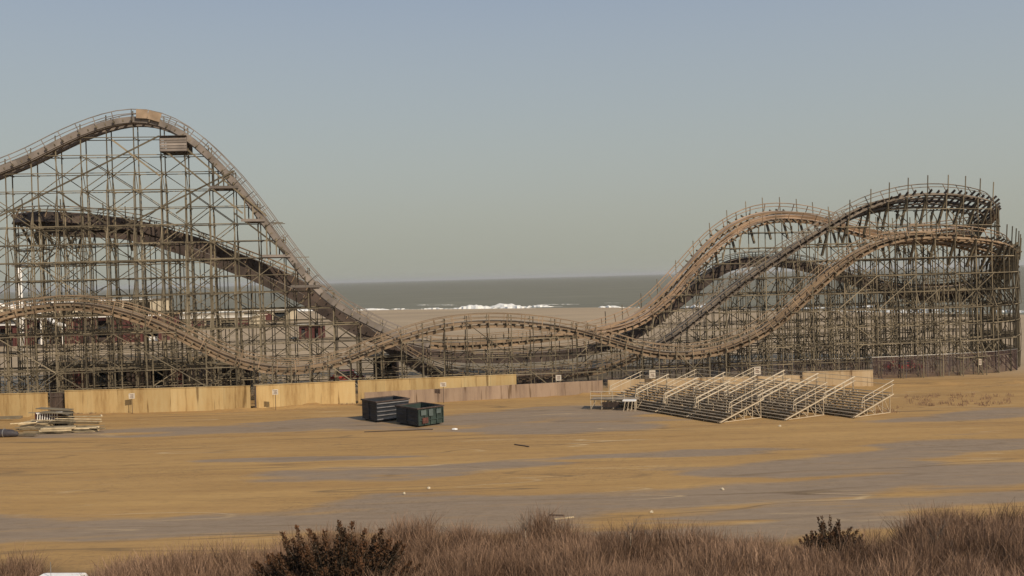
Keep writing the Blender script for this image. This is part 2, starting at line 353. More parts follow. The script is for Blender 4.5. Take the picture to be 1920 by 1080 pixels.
rp.color_ramp.elements[0].position = 0.3; rp.color_ramp.elements[1].position = 0.7; l(nz.outputs[0], rp.inputs[0]); l(rp.outputs[0], b.inputs['Base Color'])
wx = np.array([-40000, -4000, -600, 0, 400, 4000, 40000.]); wy = np.array([-4000, 100, 300, 600, 2000, 10000, 50000.])
WX, WY = np.meshgrid(wx, wy); ii = np.arange(WX.size).reshape(WX.shape)
wf = np.stack([ii[:-1, :-1], ii[:-1, 1:], ii[1:, 1:], ii[1:, :-1]], -1).reshape(-1, 4)
wo_ = mesh_np('water', np.stack([WX, WY, np.full_like(WX, -1.0)], -1).reshape(-1, 3), wf, m); tag(wo_, kind='structure')
# water surface sits over the sheet only seaward of the shoreline; landward the sand is higher

M['foam'] = mat('sea_foam', (0.74, 0.72, 0.66), 0.9, var=0.12, scale=0.3)
def surf(name, pts, w, h, seed):
    """a broken breaker: lumpy ridge following ground points (x, y)"""
    rr = random.Random(seed); vs = []; fs = []; n = 0
    P = []
    for i in range(len(pts) - 1):
        a, c = Vector((*pts[i], 0)), Vector((*pts[i + 1], 0)); k = max(2, int((c - a).length / 1.2))
        P += [a.lerp(c, j / k) for j in range(k)]
    ph = rr.random() * 10
    for i, p in enumerate(P):
        env = min(1, i / 6, (len(P) - 1 - i) / 6); e = max(0.0, env * (0.18 + 0.95 * abs(math.sin(i * 0.16 + ph) * math.sin(i * 0.053 + 1 + ph)) ** 1.3 - .12 + rr.uniform(-.15, .15)))
        ww = w * max(.1, e); hh = 1.35 * h * max(.0, e - .04); yy = p.y + rr.uniform(-.3, .3) * w
        for (dy, dz) in ((-ww, -.1), (-ww * .6, hh * .7), (0, hh), (ww * .7, hh * .5), (ww, -.1)): vs.append((p.x, yy + dy, -1.0 + dz + 0.03))
        if i:
            b0 = (i - 1) * 5
            for k in range(4): fs.append((b0 + k, b0 + k + 5, b0 + k + 6, b0 + k + 1))
    me = bpy.data.meshes.new(name); me.from_pydata(vs, [], fs); me.materials.append(M['foam']); o = link(bpy.data.objects.new(name, me)); tag(o, kind='structure'); return o
def gpx(*ps): return [tuple(gr(x, y, -1.0)[:2]) for x, y in ps]
surf('surf_foam', gpx((732, 580), (800, 580), (870, 579), (930, 578), (1010, 577)), 10, 1.3, 1)
surf('surf_foam', gpx((905, 576.5), (960, 575.5), (1020, 575.5), (1060, 575)), 8, 1.3, 2)
surf('surf_foam', gpx((1090, 577.5), (1130, 577.5), (1175, 577)), 8, 1.5, 3)
surf('surf_foam', gpx((780, 572), (860, 572)), 4, 0.5, 11); surf('surf_foam', gpx((1010, 571), (1090, 570.5)), 4, 0.6, 12); surf('surf_foam', gpx((640, 583), (760, 581)), 5, 0.8, 13)
surf('surf_foam', gpx((1132, 568), (1165, 568)), 5, 0.8, 4)
surf('surf_foam', gpx((740, 584), (850, 584), (960, 586), (1040, 589.5), (1130, 592.5)), 5.0, 0.45, 5)
surf('surf_foam', gpx((1150, 577), (1300, 578), (1480, 579), (1640, 581), (1800, 584), (1960, 587)), 5, 1.2, 6)
surf('surf_foam', gpx((1480, 584), (1640, 585), (1760, 587), (1860, 591), (1960, 593)), 4, 0.7, 8)
surf('surf_foam', gpx((300, 588), (420, 585), (560, 583), (700, 581)), 5, 0.7, 7)

# ------------------------------------------------------------------ the wooden roller coaster
coaster = empty('roller_coaster', (0, 113, 0), 0, 'huge weathered wooden roller coaster on lattice trestles along the beach', 'roller coaster')
CO = Vector((0, 113, 0))
# control points of the circuit: px, py, depth offset, bank in degrees ; string = start of a new run
ctrl = ['the tall first hill and its steep drop',
 (-130, 372, 6, 0), (-60, 346, 6, 0), (0, 322, 6, 0), (60, 298, 6, 0), (108, 273, 6, 0), (155, 251, 6, 0), (203, 234, 6, 0), (250, 225, 6, 0), (297, 229, 6, 0),
 (347, 252, 6, 0), (395, 292, 6, 0), (440, 339, 6, 0), (480, 389, 6, 0), (520, 444, 6, 0), (560, 497, 6, 0), (600, 543, 6, 0), (645, 578, 6, 0),
 (695, 605, 6.5, 0), (745, 628, 7, 0),
 'the low run behind the middle hill',
 (800, 643, 7.5, 0), (860, 646, 8, 0), (922, 642, 9, 0), (992, 635, 10, 0), (1050, 628, 11, 0),
 'the pale banked hill that climbs from the valley',
 (1105, 622, 12, -6), (1150, 613, 12.5, -12), (1190, 598, 13, -18), (1235, 566, 13.5, -22), (1275, 524, 14, -24), (1315, 480, 14, -26), (1360, 438, 14.5, -28),
 (1410, 411, 15, -28), (1460, 402, 15.5, -28), (1520, 407, 16, -26), (1570, 420, 16.5, -26), (1620, 434, 17, -28), (1680, 443, 17.5, -32), (1740, 441, 17.5, -36),
 (1800, 434, 16, -40), (1845, 424, 13, -42),
 'the high banked turnaround and its descent',
 (1851, 410, 10, -42), (1845, 389, 7, -42), (1800, 376, 5, -38), (1750, 371, 4, -34), (1700, 373, 4, -30), (1655, 381, 4, -24), (1610, 394, 4, -16), (1560, 419, 4, -10),
 (1480, 467, 4, -4), (1400, 519, 4, 0), (1340, 565, 4, 0), (1300, 596, 4, 0), (1250, 634, 4, 0),
 'the low valley run near the ground',
 (1200, 662, 5, 0), (1150, 684, 6, 0), (1080, 699, 7, 0), (1000, 706, 9, 0), (900, 706, 11, 0),
 'the dark inner hill under the first drop',
 (840, 700, 12, 0),
 (790, 683, 12, 0), (740, 652, 12, 0), (690, 617, 12, 0), (640, 580, 12, 0), (600, 552, 12, 0), (560, 527, 12, 0), (500, 500, 12, 0), (440, 477, 12, 0),
 (380, 453, 12, 0), (330, 438, 12, 0), (285, 426, 12, -6), (240, 419, 12, -10), (190, 414, 12.5, -16), (130, 411, 13, -20), (90, 411, 14, -24), (62, 413, 16, -26),
 'the rear run behind the inner hill',
 (50, 416, 20, -26), (66, 420, 24, -26), (105, 424, 25, -20), (160, 428, 24, -10), (240, 436, 24, 0), (320, 456, 24, 0), (410, 487, 24, 0), (500, 522, 24, 0), (600, 572, 24, 0),
 (660, 608, 24, 0), (730, 640, 24, 0), (850, 664, 24, 0), (1000, 664, 23, 0), (1100, 652, 22, 0),
 'the dark hump behind the descents',
 (1180, 625, 21, 0), (1240, 583, 21, 0), (1290, 543, 21, 0), (1335, 508, 21, 0), (1370, 492, 21, 0), (1420, 485, 21, -4), (1480, 489, 21, -8), (1550, 505, 21, -12), (1620, 526, 21, -16),
 (1680, 540, 21, -22), (1750, 545, 20.5, -28), (1820, 539, 18, -32), (1862, 524, 14.5, -36),
 'the lower banked turnaround and the front climb',
 (1884, 504, 10, -38), (1884, 478, 5.5, -38), (1860, 461, 2, -30), (1810, 450, 0, -22), (1750, 444, 0, -14), (1690, 446, 0, -8), (1640, 458, 0, -4), (1600, 477, 0, 0),
 (1550, 514, 0, 0), (1500, 560, 0, 0), (1450, 604, 0, 0), (1400, 634, 0, 0),
 'the long front run with a low middle hill',
 (1330, 658, 0, 0), (1260, 664, 0, 0), (1200, 656, 0, 0), (1150, 641, 0, 0), (1080, 620, 0, 0), (1000, 608, 0, 0), (920, 604, 0, 0), (830, 612, 0, 0), (760, 631, 0, 0),
 (700, 652, 0, 0), (650, 673, 0, 0), (580, 689, 0, 0), (520, 691, 0, 0),
 'the front hill at the near corner',
 (450, 677, 0, 0), (400, 656, 0, 0), (330, 622, 0, 0), (270, 597, 0, 0), (200, 578, 0, 0), (130, 571, 0, 0), (50, 580, 0, 0), (0, 593, 0, 0), (-60, 620, 0, 0), (-130, 650, 0, 0)]
runs = []; pts = []
for c in ctrl:
    if isinstance(c, str): runs.append([c, len(pts)]); continue
    p = at(c[0], c[1], c[2]); pts.append((p.x, p.y, max(p.z, 0.6), c[3]))
Pc = np.array(pts)
def catmull(P):
    out = []; own = []
    n = len(P)
    for i in range(n - 1):
        p0, p1, p2, p3 = P[max(i - 1, 0)], P[i], P[i + 1], P[min(i + 2, n - 1)]
        k = max(2, int(np.linalg.norm(p2[:3] - p1[:3]) / 0.4))
        for j in range(k):
            u = j / k
            out.append(0.5 * (2 * p1 + (p2 - p0) * u + (2 * p0 - 5 * p1 + 4 * p2 - p3) * u * u + (3 * p1 - p0 - 3 * p2 + p3) * u ** 3)); own.append(i)
    out.append(P[-1]); own.append(n - 1); return np.array(out), np.array(own)
S, own = catmull(Pc)
for _ in range(10):
    S[1:-1] = 0.25 * S[:-2] + 0.5 * S[1:-1] + 0.25 * S[2:]
# re-sample evenly at 0.5 m
seg = np.linalg.norm(np.diff(S[:, :3], axis=0), axis=1); cum = np.concatenate([[0], np.cumsum(seg)])
sN = np.arange(0, cum[-1], 0.5)
P5 = np.stack([np.interp(sN, cum, S[:, k]) for k in range(4)], 1)
ownN = np.interp(sN, cum, own).astype(int)
Tn = np.gradient(P5[:, :3], axis=0); Tn /= np.linalg.norm(Tn, axis=1, keepdims=True)
Th = Tn.copy(); Th[:, 2] = 0; Th /= np.linalg.norm(Th, axis=1, keepdims=True)
Nh = np.stack([Th[:, 1], -Th[:, 0], np.zeros(len(Th))], 1)       # horizontal, to the right of travel
bk = np.radians(P5[:, 3])[:, None]
Up0 = np.cross(Nh, Tn); Up0 /= np.linalg.norm(Up0, axis=1, keepdims=True)
Nb = Nh * np.cos(bk) + Up0 * np.sin(bk)
Ub = np.cross(Nb, Tn); Ub /= np.linalg.norm(Ub, axis=1, keepdims=True)
C3 = np.array(CO)
P3 = P5[:, :3] - C3

def swept(i0, i1, u, v, w, h, B, step=2, tone=None, jit=0.0, skipbank=99):
    idx_ = list(range(i0, i1, step)); idx_ += [i1] if idx_[-1] != i1 else []
    for a, c in zip(idx_[:-1], idx_[1:]):
        if abs(P5[a, 3]) > skipbank: continue
        pa = P3[a] + Nb[a] * u + Ub[a] * v; pc = P3[c] + Nb[c] * u + Ub[c] * v
        ex = (pc - pa) * 0.02
        B.add(pa - ex * 0, pc + ex * 0, w, h, tone if tone is not None else random.uniform(1 - jit, 1 + jit), tuple(Ub[a]))
HALF = 1.35
SHED_Y0, SHED_H = 116.6, 4.45; SHED_Y1 = SHED_Y0 + 10
SHED_X0 = atY(92, 700, SHED_Y0).x; SHED_X1 = atY(354, 700, SHED_Y0).x
style = {0: 'first', 5: 'dark', 6: 'dark', 7: 'dark', 2: 'new', 3: 'mid', 8: 'mid', 9: 'mid', 10: 'mid'}  # 'dark' puts the hump's shadowed side into board colour; 'new' is only paler
starts = [r[1] for r in runs] + [len(Pc) - 1]
bent_count = 0; far_bents = Beams()
LEVEL = 2.0
def zmin_ok(i): return P5[i, 2]
allbents = []
for ri, (desc, c0) in enumerate(runs):
    i0 = int(np.searchsorted(ownN, c0)); i1 = int(np.searchsorted(ownN, starts[ri + 1])) if ri < len(runs) - 1 else len(P5) - 1
    st = style.get(ri, 'plain')
    mt = M['wood_grey'] if ri == 3 else M['wood_pale'] if st == 'new' else M['fascia'] if st == 'first' else M['wood_rail']
    track = bpy.data.objects.new('track', None); link(track, coaster); track['label'] = 'timber track of ' + desc
    def strip(name, u, v, w, h, m_, **k):
        B = Beams(); swept(i0, i1, u, v, w, h, B, **k); B.build(name, m_, track)
    for u in (-0.62, 0.62): strip('timber_rail', u, 0.08, 0.24, 0.34, mt, tone=None, jit=0.12)
    for u in (-0.56, 0.56): strip('steel_strap', u, 0.262, 0.10, 0.02, M['steel'], tone=1.0)
    for u in (-1.08, 1.08): strip('walkway', u, -0.04, 0.46, 0.05, mt, jit=0.15, skipbank=27 if ri in (3, 8, 9) else 99)
    ti = Beams()
    for i in range(i0, i1, 2):
        w_ = 1.5 if i % 4 else 1.75
        if abs(P5[i, 3]) > 25: w_ = random.uniform(1.6, 2.15)
        a = P3[i] - Nb[i] * w_ - Ub[i] * 0.19; c = P3[i] + Nb[i] * w_ - Ub[i] * 0.19
        ti.add(a, c, 0.14, 0.24, None, tuple(Ub[i]))
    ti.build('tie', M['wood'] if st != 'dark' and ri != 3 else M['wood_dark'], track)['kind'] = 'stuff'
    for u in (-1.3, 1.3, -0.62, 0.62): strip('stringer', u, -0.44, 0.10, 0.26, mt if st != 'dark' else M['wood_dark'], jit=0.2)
    for sgn in (-1, 1):
        hr = Beams()
        u = sgn * (HALF + 0.18)
        swept(i0, i1, u, 1.02, 0.09, 0.09, hr, step=3, jit=0.15)
        swept(i0, i1, u, 0.55, 0.05, 0.08, hr, step=3, jit=0.15)
        for i in range(i0, i1, 4):
            pa = P3[i] + Nb[i] * u - Ub[i] * 0.45; pc = P3[i] + Nb[i] * u + Ub[i] * 1.05
            hr.add(pa, pc, 0.08, 0.08, None, tuple(Tn[i]))
        hr.build('handrail', mt, track)
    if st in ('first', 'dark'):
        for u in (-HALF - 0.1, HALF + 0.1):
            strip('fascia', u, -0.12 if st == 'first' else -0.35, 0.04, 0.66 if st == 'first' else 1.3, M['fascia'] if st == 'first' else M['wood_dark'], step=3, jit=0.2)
    # --- bents
    bidx = []; s_last = -99
    plan = np.concatenate([[0], np.cumsum(np.linalg.norm(np.diff(P5[i0:i1 + 1, :2], axis=0), axis=1))])
    nxt = 0.0
    for k in range(i1 - i0):
        if plan[k] >= nxt:
            bidx.append(i0 + k); z = P5[i0 + k, 2]
            nxt = plan[k] + (1.5 if (z < 4.6 and ri in (9, 10, 1)) else 1.1 if (abs(Th[i0 + k][1]) > .7 and P5[i0 + k, 0] > 40) else 2.55 if ri == 0 else 2.9 if ri == 10 else 4.2 if ri == 6 else 2.9 if ri in (4, 7) else 2.4)
    allbents.append((ri, bidx, st))

def bent(B, i, tall=True, st='plain', rear=False):
    zb = SHED_H if (SHED_X0 < P5[i, 0] < SHED_X1 and SHED_Y0 - 1.5 < P5[i, 1] < SHED_Y1 + 1.5) else 0.0
    z = P5[i, 2]; base = np.array([P3[i][0], P3[i][1], 0.0]); n = Nh[i]; tt = Th[i]
    hp = 1.0 if st == 'first' else HALF
    tw = 0.09 if rear else 0.104
    ledges = []; nb0 = len(B.a)
    for s in (-1, 1):
        u = s * hp
        top = P3[i] + Nb[i] * u + Ub[i] * (-0.5)
        pt = base + n * (u * (1.0)); zt = top[2] + (1.4 if abs(P5[i, 3]) < 8 else 0.0)
        zt = min(zt, top[2] + 1.5)
        if abs(P5[i, 3]) >= 8:            # banked: raking strut from post up to the track edge
            outer = s < 0
            zt = P3[i][2] - 1.6 if not outer else top[2] - 0.2
            B.add(pt + np.array([0, 0, max(zt - 1.0, .2)]), top, 0.14, 0.16)
            if outer and (abs(tt[1]) < .7 or i % 3 == 0):
                q = base + n * (0.2); B.add(q + np.array([0, 0, max(P3[i][2] - 3.2, .2)]), top, 0.24, 0.26, 0.8)
                tip = P3[i] + Nb[i] * (u - 0.25)
                B.add(tip - Ub[i] * 0.6, tip - Ub[i] * 0.6 + np.array([0, 0, 2.3]) - n * 0.15, 0.10, 0.10)
            zt = max(zt, 0.3)
        B.add(pt + np.array([0, 0, zb]), pt + np.array([0, 0, zt]), tw, tw)
        ledges.append(zt)
    # batter posts that widen the bent as it goes down
    ext = []
    for (k, drop, off_) in ((0, 7.5, 0.6), (1, 13.5, 1.25), (2, 20.0, 2.0)):
        if z > drop + 2.5 and tall and not rear and abs(P5[i, 3]) < 33:
            zz = z - drop + random.uniform(-.4, .4)
            for s in (-1, 1):
                u = s * (hp + off_); pu = s * (hp + (off_ - (0.6 if k == 0 else 0.65 if k == 1 else 0.75)))
                B.add(base + n * u, base + n * u + np.array([0, 0, zz]), tw * .9, tw * .9)
                B.add(base + n * u + np.array([0, 0, zz]), base + n * pu + np.array([0, 0, zz + 1.5]), tw * .9, tw * .9)
            ext.append((zz, hp + off_))
    k = 1 if zb == 0 else 3; lv = LEVEL
    while k * lv < z - 0.7:
        zl = k * lv; w_ = hp
        for zz, e in ext:
            if zl < zz + 0.3: w_ = max(w_, e)
        B.add(base - n * (w_ + .2) + np.array([0, 0, zl]) + tt * .12, base + n * (w_ + .2) + np.array([0, 0, zl]) + tt * .12, 0.05, 0.09)
        if k % 2 == 0 and tall and not (rear and k % 4 == 0) and not (k % 4 == 0 and z > 12):
            s = 1 if (k // 2) % 2 else -1
            B.add(base - n * s * w_ + np.array([0, 0, zl - 2 * lv if zl >= 2 * lv else 0]) - tt * .12, base + n * s * w_ + np.array([0, 0, zl]) - tt * .12, 0.05, 0.12)
        k += 1
    if abs(tt[1]) > .6 and P5[i, 0] > 40:  # right turnaround bents toned down: shade of that end put into colour
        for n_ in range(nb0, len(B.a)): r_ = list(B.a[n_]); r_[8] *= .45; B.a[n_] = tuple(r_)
    return ext
near_runs = {0, 2, 3, 8, 9, 10}
nb_parts = 0
ledger_lines = {}; diag_list = []
for ri, bidx, st in allbents:
    exts = []; hp = 1.0 if st == 'first' else HALF
    for j, i in enumerate(bidx):
        px_, _ = proj(np.array([P5[i, 0]]), np.array([P5[i, 1]]), 5.0)
        single = ri in near_runs and nb_parts < 99 and -20 < px_[0] < 1930 and not (ri in (3,) and P5[i, 2] < 7)
        B = Beams() if single else far_bents
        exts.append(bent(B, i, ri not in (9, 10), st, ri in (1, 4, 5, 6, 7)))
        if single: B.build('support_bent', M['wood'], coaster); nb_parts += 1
    for j in range(len(bidx) - 1):
        a, c = bidx[j], bidx[j + 1]
        za, zc = P5[a, 2], P5[c, 2]; lo = min(za, zc)
        ba = np.array([P3[a][0], P3[a][1], 0.0]); bc = np.array([P3[c][0], P3[c][1], 0.0])
        for s in (-1, 1):
            k = 1 if not (ri in (5, 6) and SHED_X0 - 3 < P5[a, 0] < SHED_X1 + 3 and P5[a, 1] < SHED_Y1 + 2) else 3
            while k * LEVEL < max(za, zc) - 0.9:
                zl = k * LEVEL; u = s * (hp + .13)
                if ri in (4, 6) and k % 2: k += 1; continue
                if zl < lo - 0.6 or (zl < max(za, zc) - 1.2 and random.random() < .8):
                    ledger_lines.setdefault((ri, s, k, 0), []).append((ba + Nh[a] * u + np.array([0, 0, zl + .1]), bc + Nh[c] * u + np.array([0, 0, zl + .1]), 0.05, 0.092))
                # ledgers on the batter posts, every second level
                for q, (zz, e) in enumerate(exts[j]):
                    if q < len(exts[j + 1]) and k % 2 == 0 and zl < min(zz, exts[j + 1][q][0]):
                        ue = s * (e + .1); ledger_lines.setdefault((ri, s, k, q + 1), []).append((ba + Nh[a] * ue + np.array([0, 0, zl + .1]), bc + Nh[c] * ue + np.array([0, 0, zl + .1]), 0.05, 0.10))
                k += 1
        # 2 x 2 diagonals
        if j % 2 == 0 and j + 2 < len(bidx):
            e_ = bidx[j + 2]; be = np.array([P3[e_][0], P3[e_][1], 0.0])
            k = 0 if not (ri in (5, 6) and SHED_X0 - 3 < P5[a, 0] < SHED_X1 + 3 and P5[a, 1] < SHED_Y1 + 2) else 2; hgt = 2 * LEVEL
            while (k + 1) * hgt < min(P5[a, 2], P5[e_, 2]) + 0.6:
                for s in (-1, 1):
                    outw = hp + .22
                    if ((j // 2 + k) % 2 == 0) == (s < 0) or random.random() < (.65 if ri == 0 else .3):
                        z0, z1 = k * hgt + .1, (k + 1) * hgt + .1
                        up_first = (j // 2 + k) % 2 == 0
                        if not up_first: z0, z1 = z1, z0
                        diag_list.append((ri, ba + Nh[a] * s * outw + np.array([0, 0, z0]), be + Nh[e_] * s * outw + np.array([0, 0, z1]), 0.05, 0.09))
                        if random.random() < (.6 if ri in (0, 5) else .35):
                            diag_list.append((ri, ba + Nh[a] * s * (outw + .08) + np.array([0, 0, z1]), be + Nh[e_] * s * (outw + .08) + np.array([0, 0, z0]), 0.05, 0.09))
                k += 1
def score(ri, pts_, ln):
    y = np.mean([p[1] for p in pts_]); x = np.mean([p[0] for p in pts_]); pxm, _ = proj(np.array([x]), np.array([y + CO.y]), 5.0)
    return -1 if not -30 < pxm[0] < 1950 else ln * (3.0 if ri in (9, 10) else 1.6 if ri in (0, 2, 3) else 0.7)
lines = []      # break every level line into unbroken pieces
for key, sg in ledger_lines.items():
    cur = []
    for q in sg:
        if cur and np.linalg.norm(cur[-1][1] - q[0]) > 0.3: lines.append((key, cur)); cur = []
        cur.append(q)
    if cur: lines.append((key, cur))
lines.sort(key=lambda t: -score(t[0][0], [t[1][0][0], t[1][-1][1]], np.linalg.norm(t[1][0][0] - t[1][-1][1])))
rest = Beams()
for n_, (key, sg) in enumerate(lines):
    B = Beams() if n_ < 100 else rest
    for q in sg: B.add(*q)
    if n_ < 100: B.build('ledger', M['wood'], coaster)
rest.build('ledger', M['wood'], coaster)['kind'] = 'stuff'
diag_list.sort(key=lambda t: -score(t[0], [t[1], t[2]], np.linalg.norm(t[1] - t[2])))
rest = Beams()
for n_, q in enumerate(diag_list):
    B = Beams() if n_ < 100 else rest
    B.add(*q[1:])
    if n_ < 100: B.build('diagonal_brace', M['wood'], coaster)
rest.build('diagonal_brace', M['wood'], coaster)['kind'] = 'stuff'
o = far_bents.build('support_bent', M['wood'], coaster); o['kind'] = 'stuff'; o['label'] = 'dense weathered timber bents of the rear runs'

def C(px, py, off): return np.array(at(px, py, off)) - C3
# long raking braces and landings of the first hill
for (a, c) in (((0, 405), (298, 255)), ((110, 360), (200, 420)), ((300, 275), (455, 400)), ((210, 262), (300, 330)), ((345, 275), (500, 405)), ((430, 330), (330, 400)), ((200, 440), (440, 320)), ((440, 400), (545, 480))):
    B = Beams(); B.add(C(*a, 4.4), C(*c, 4.4), 0.07, 0.18); B.build('raking_brace', M['wood'], coaster)
def landing(px0, px1, py, off, nposts, label=None):
    B = Beams(); a = C(px0, py, off - 1.6); c = C(px1, py - (px1 - px0) * .01, off - 1.6); dd = np.array([0.12 * -1, 1, 0]); dd /= np.linalg.norm(dd)
    for s in (0.0, 3.2): B.add(a + dd * s, c + dd * s, 0.12, 0.3)
    for k in range(4): B.add(a + dd * (0.4 + k * .75), c + dd * (.4 + k * .75), 0.7, 0.06)
    o = B.build('landing', M['fascia'], coaster)
    for k in range(nposts):
        u = (k + .5) / nposts; q = a + (c - a) * u
        j = int(np.argmin(np.linalg.norm(P3[:260, :2] - q[:2], axis=1))); zt = P3[j][2] - 0.3
        for s in (0.0, 3.0): P = Beams(); P.add(q + dd * s, np.array([*(q + dd * s)[:2], max(zt, q[2] + .5)]), 0.12, 0.12); P.build('post', M['wood'], o)
landing(392, 447, 351, 6, 3); landing(452, 497, 413, 6, 3); landing(492, 545, 480, 6, 3); landing(545, 600, 537, 6, 3)
# boarded lift machinery box below the crest
B = Beams(); a = C(300, 284, 4.2); c = C(350, 283, 4.2); h = (C(300, 258, 4.2) - a)[2]
dd = np.array([-0.12, 1, 0.]); dd /= np.linalg.norm(dd)
for k in range(5):
    z_ = np.array([0, 0, h * (k + .5) / 5]); B.add(a + z_, c + z_, 0.05, h / 5 * .82)
for q in (a, c): B.add(q + dd * .04, q + dd * .04 + [0, 0, h], .08, .08, .6)
bx = B.build('machinery_box', M['fascia'], coaster)
B2 = Beams(); B2.add(a + dd * 3.4 + [0, 0, h / 2], c + dd * 3.4 + [0, 0, h / 2], .05, h); B2.build('rear_panel', M['fascia'], bx); bx['label'] = 'pinkish boarded box hung beneath the crest of the first hill'
B = Beams(); B.add(a + dd * 1.7 + [0, 0, h + .15], c + dd * 1.7 + [0, 0, h + .15], 3.8, .1); B.build('box_roof', M['wood_dark'], bx)
B = Beams(); B.add(a + dd * 1.7, c + dd * 1.7, 3.4, .1)
B.build('platform', M['wood_dark'], bx)
# boarded panel at the crest
B = Beams()
for (x0, y0, x1, y1) in ((255, 214, 277, 215), (277, 215, 301, 222)):
    B.add(C(x0, y0 - 1, 4.2), C(x1, y1 - 1, 4.2), 0.04, 1.0, 1.15)
B.build('crest_panel', M['crest'], coaster)
# boarded windbreak on the front climb
B = Beams()
for k in range(3):
    B.add(C(1705, 436 - k * 7, -1.7), C(1758, 434 - k * 7, -1.7), 0.04, 0.12)
B.build('brake_panel', M['wood_rail'], coaster)

# ------------------------------------------------------------------ walls of the yard
def wall(name, m, p0, p1, h, th, label, cat='wall', cap=True, seams=()):
    p0 = Vector(p0[:2] + (0,)) if isinstance(p0, tuple) else Vector((p0.x, p0.y, 0)); p1 = Vector((p1.x, p1.y, 0))
    d = p1 - p0; Lw = d.length; ang = math.atan2(d.y, d.x)
    r = empty(name, p0, ang, label, cat)
    B = Beams(); n = max(1, int(Lw / 2.44)); g = 0.0
    for k in range(n):
        a = Lw * k / n; c = Lw * (k + 1) / n - 0.012; hh = h + random.uniform(-.02, .02); y = random.uniform(-.012, .012)
        B.raw([(a, y - th / 2, -.1), (c, y - th / 2, -.1), (c, y + th / 2, -.1), (a, y + th / 2, -.1), (a, y - th / 2, hh), (c, y - th / 2, hh), (c, y + th / 2, hh), (a, y + th / 2, hh)],
              [(0, 3, 2, 1), (4, 5, 6, 7), (0, 1, 5, 4), (1, 2, 6, 5), (2, 3, 7, 6), (3, 0, 4, 7)], random.uniform(.86, 1.06))
    B.build('panel', m, r)
    if cap:
        B = Beams(); B.add((0, 0, h + .05), (Lw, 0, h + .05), th + .08, 0.06, 1.0); B.build('coping', m, r)
    for s in seams:
        B = Beams(); B.add((s, -th / 2 - .05, 0), (s, -th / 2 - .05, h + .05), 0.16, 0.1, 1); B.build('seam_post', M['wood_dark'], r)
    return r
W0 = gr(-60, 785); W1 = gr(90, 781.5)
wall('yard_wall', M['ochre'], W0, W1, 2.42, 0.18, 'short ochre wall at the left edge, left of the dark gateway')
W2 = gr(123, 777); W3 = gr(470, 768)
wall('yard_wall', M['ochre'], W2, W3, 2.42, 0.18, 'long ochre wall right of the dark gateway behind the timber heap')
W4 = gr(478, 767.5); W5 = gr(667, 757)
wall('yard_wall', M['ochre'], W4, W5, 2.42, 0.18, 'ochre wall between the dark seam and the two dumpsters', seams=(0.1,))
W6 = gr(672, 757); W7 = gr(969, 744.5)
wall('yard_wall', M['ochre'], W6, W7, 2.42, 0.18, 'ochre wall rising behind the low grey wall, ending at mid picture')
G0 = gr(684, 762); G1 = gr(1130, 737.5)
wall('low_wall', M['greywall'], G0, G1, 1.45, 0.2, 'low grey brown stained wall right of the dumpsters', cap=False)
G2 = gr(1140, 737); G3 = gr(1500, 728)
wall('low_wall', M['palewall'], G2, G3, 1.45, 0.2, 'pale tan wall behind the aluminium bleachers', cap=False)
G4 = gr(1505, 728); G5 = gr(1637, 724.5)
wall('low_wall', M['palewall'], G4, G5, 1.75, 0.2, 'pale wall section with a squared end right of the bleachers', cap=True)
# gate in the wall gap
gp = gr(90.5, 779); gq = gr(122.5, 777); gd = (gq - gp); gl = gd.length
g = empty('yard_gate', gp + Vector((0, .5, 0)), math.atan2(gd.y, gd.x), 'dark closed gate in the gap of the ochre wall', 'gate')
B = Beams(); n = 9
for k in range(n): B.add((gl * (k + .5) / n, 0, 0.08), (gl * (k + .5) / n, 0, 2.25), gl / n * .93, .04, None, (0, 1, 0))
B.build('board', M['brown_wall'], g)
B = Beams()
for x_ in (0.06, gl - .06): B.add((x_, -.08, 0), (x_, -.08, 2.4), .12, .12, 1)
for z_ in (.3, 1.9): B.add((.12, -.06, z_), (gl - .12, -.06, z_), .06, .12, 1)
B.add((.15, -.12, .35), (gl - .15, -.12, 1.85), .05, .1, 1.1); B.build('gate_frame', M['wood_dark'], g)
# netting fence at the right foot of the coaster
def netfence(pts_, h, label):
    r = empty('screen_fence', pts_[0], 0, label, 'fence'); o = pts_[0]
    V = []; Fc = []; B = Beams(); k = 0
    for a, c in zip(pts_[:-1], pts_[1:]):
        d = c - a; n = max(1, int(d.length / 2.4))
        for j in range(n):
            p = a + d * (j / n) - o; q = a + d * ((j + 1) / n) - o
            V += [(p.x, p.y, .05), (q.x, q.y, .05), (q.x, q.y, h), (p.x, p.y, h)]; Fc.append((k, k + 1, k + 2, k + 3)); k += 4
            B.tube([(p.x, p.y + .06, 0), (p.x, p.y + .06, h + .1)], .04, 6)
        B.tube([(a.x - o.x, a.y - o.y + .06, h), (c.x - o.x, c.y - o.y + .06, h)], .03, 6)
    B.tube([(c.x - o.x, c.y - o.y + .06, 0), (c.x - o.x, c.y - o.y + .06, h + .1)], .04, 6)
    me = bpy.data.meshes.new('netting'); me.from_pydata(V, [], Fc); me.materials.append(M['net']); link(bpy.data.objects.new('netting', me), r)
    B.build('fence_frame', M['steel'], r)
netfence([gr(1636, 712), gr(1700, 709), gr(1780, 705), gr(1870, 699), gr(1908, 694), Vector((gr(1912, 690).x, 128, 0))], 2.6, 'dark maroon screened fence round the right foot of the coaster')
netfence([gr(970, 721), gr(1060, 720), gr(1160, 717), gr(1220, 715)], 1.9, 'dark screened fence under the middle of the coaster right of the ochre wall')
netfence([gr(1226, 715), gr(1350, 713), gr(1500, 709), gr(1632, 705)], 2.2, 'dark screened fence behind the pale wall and bleachers')

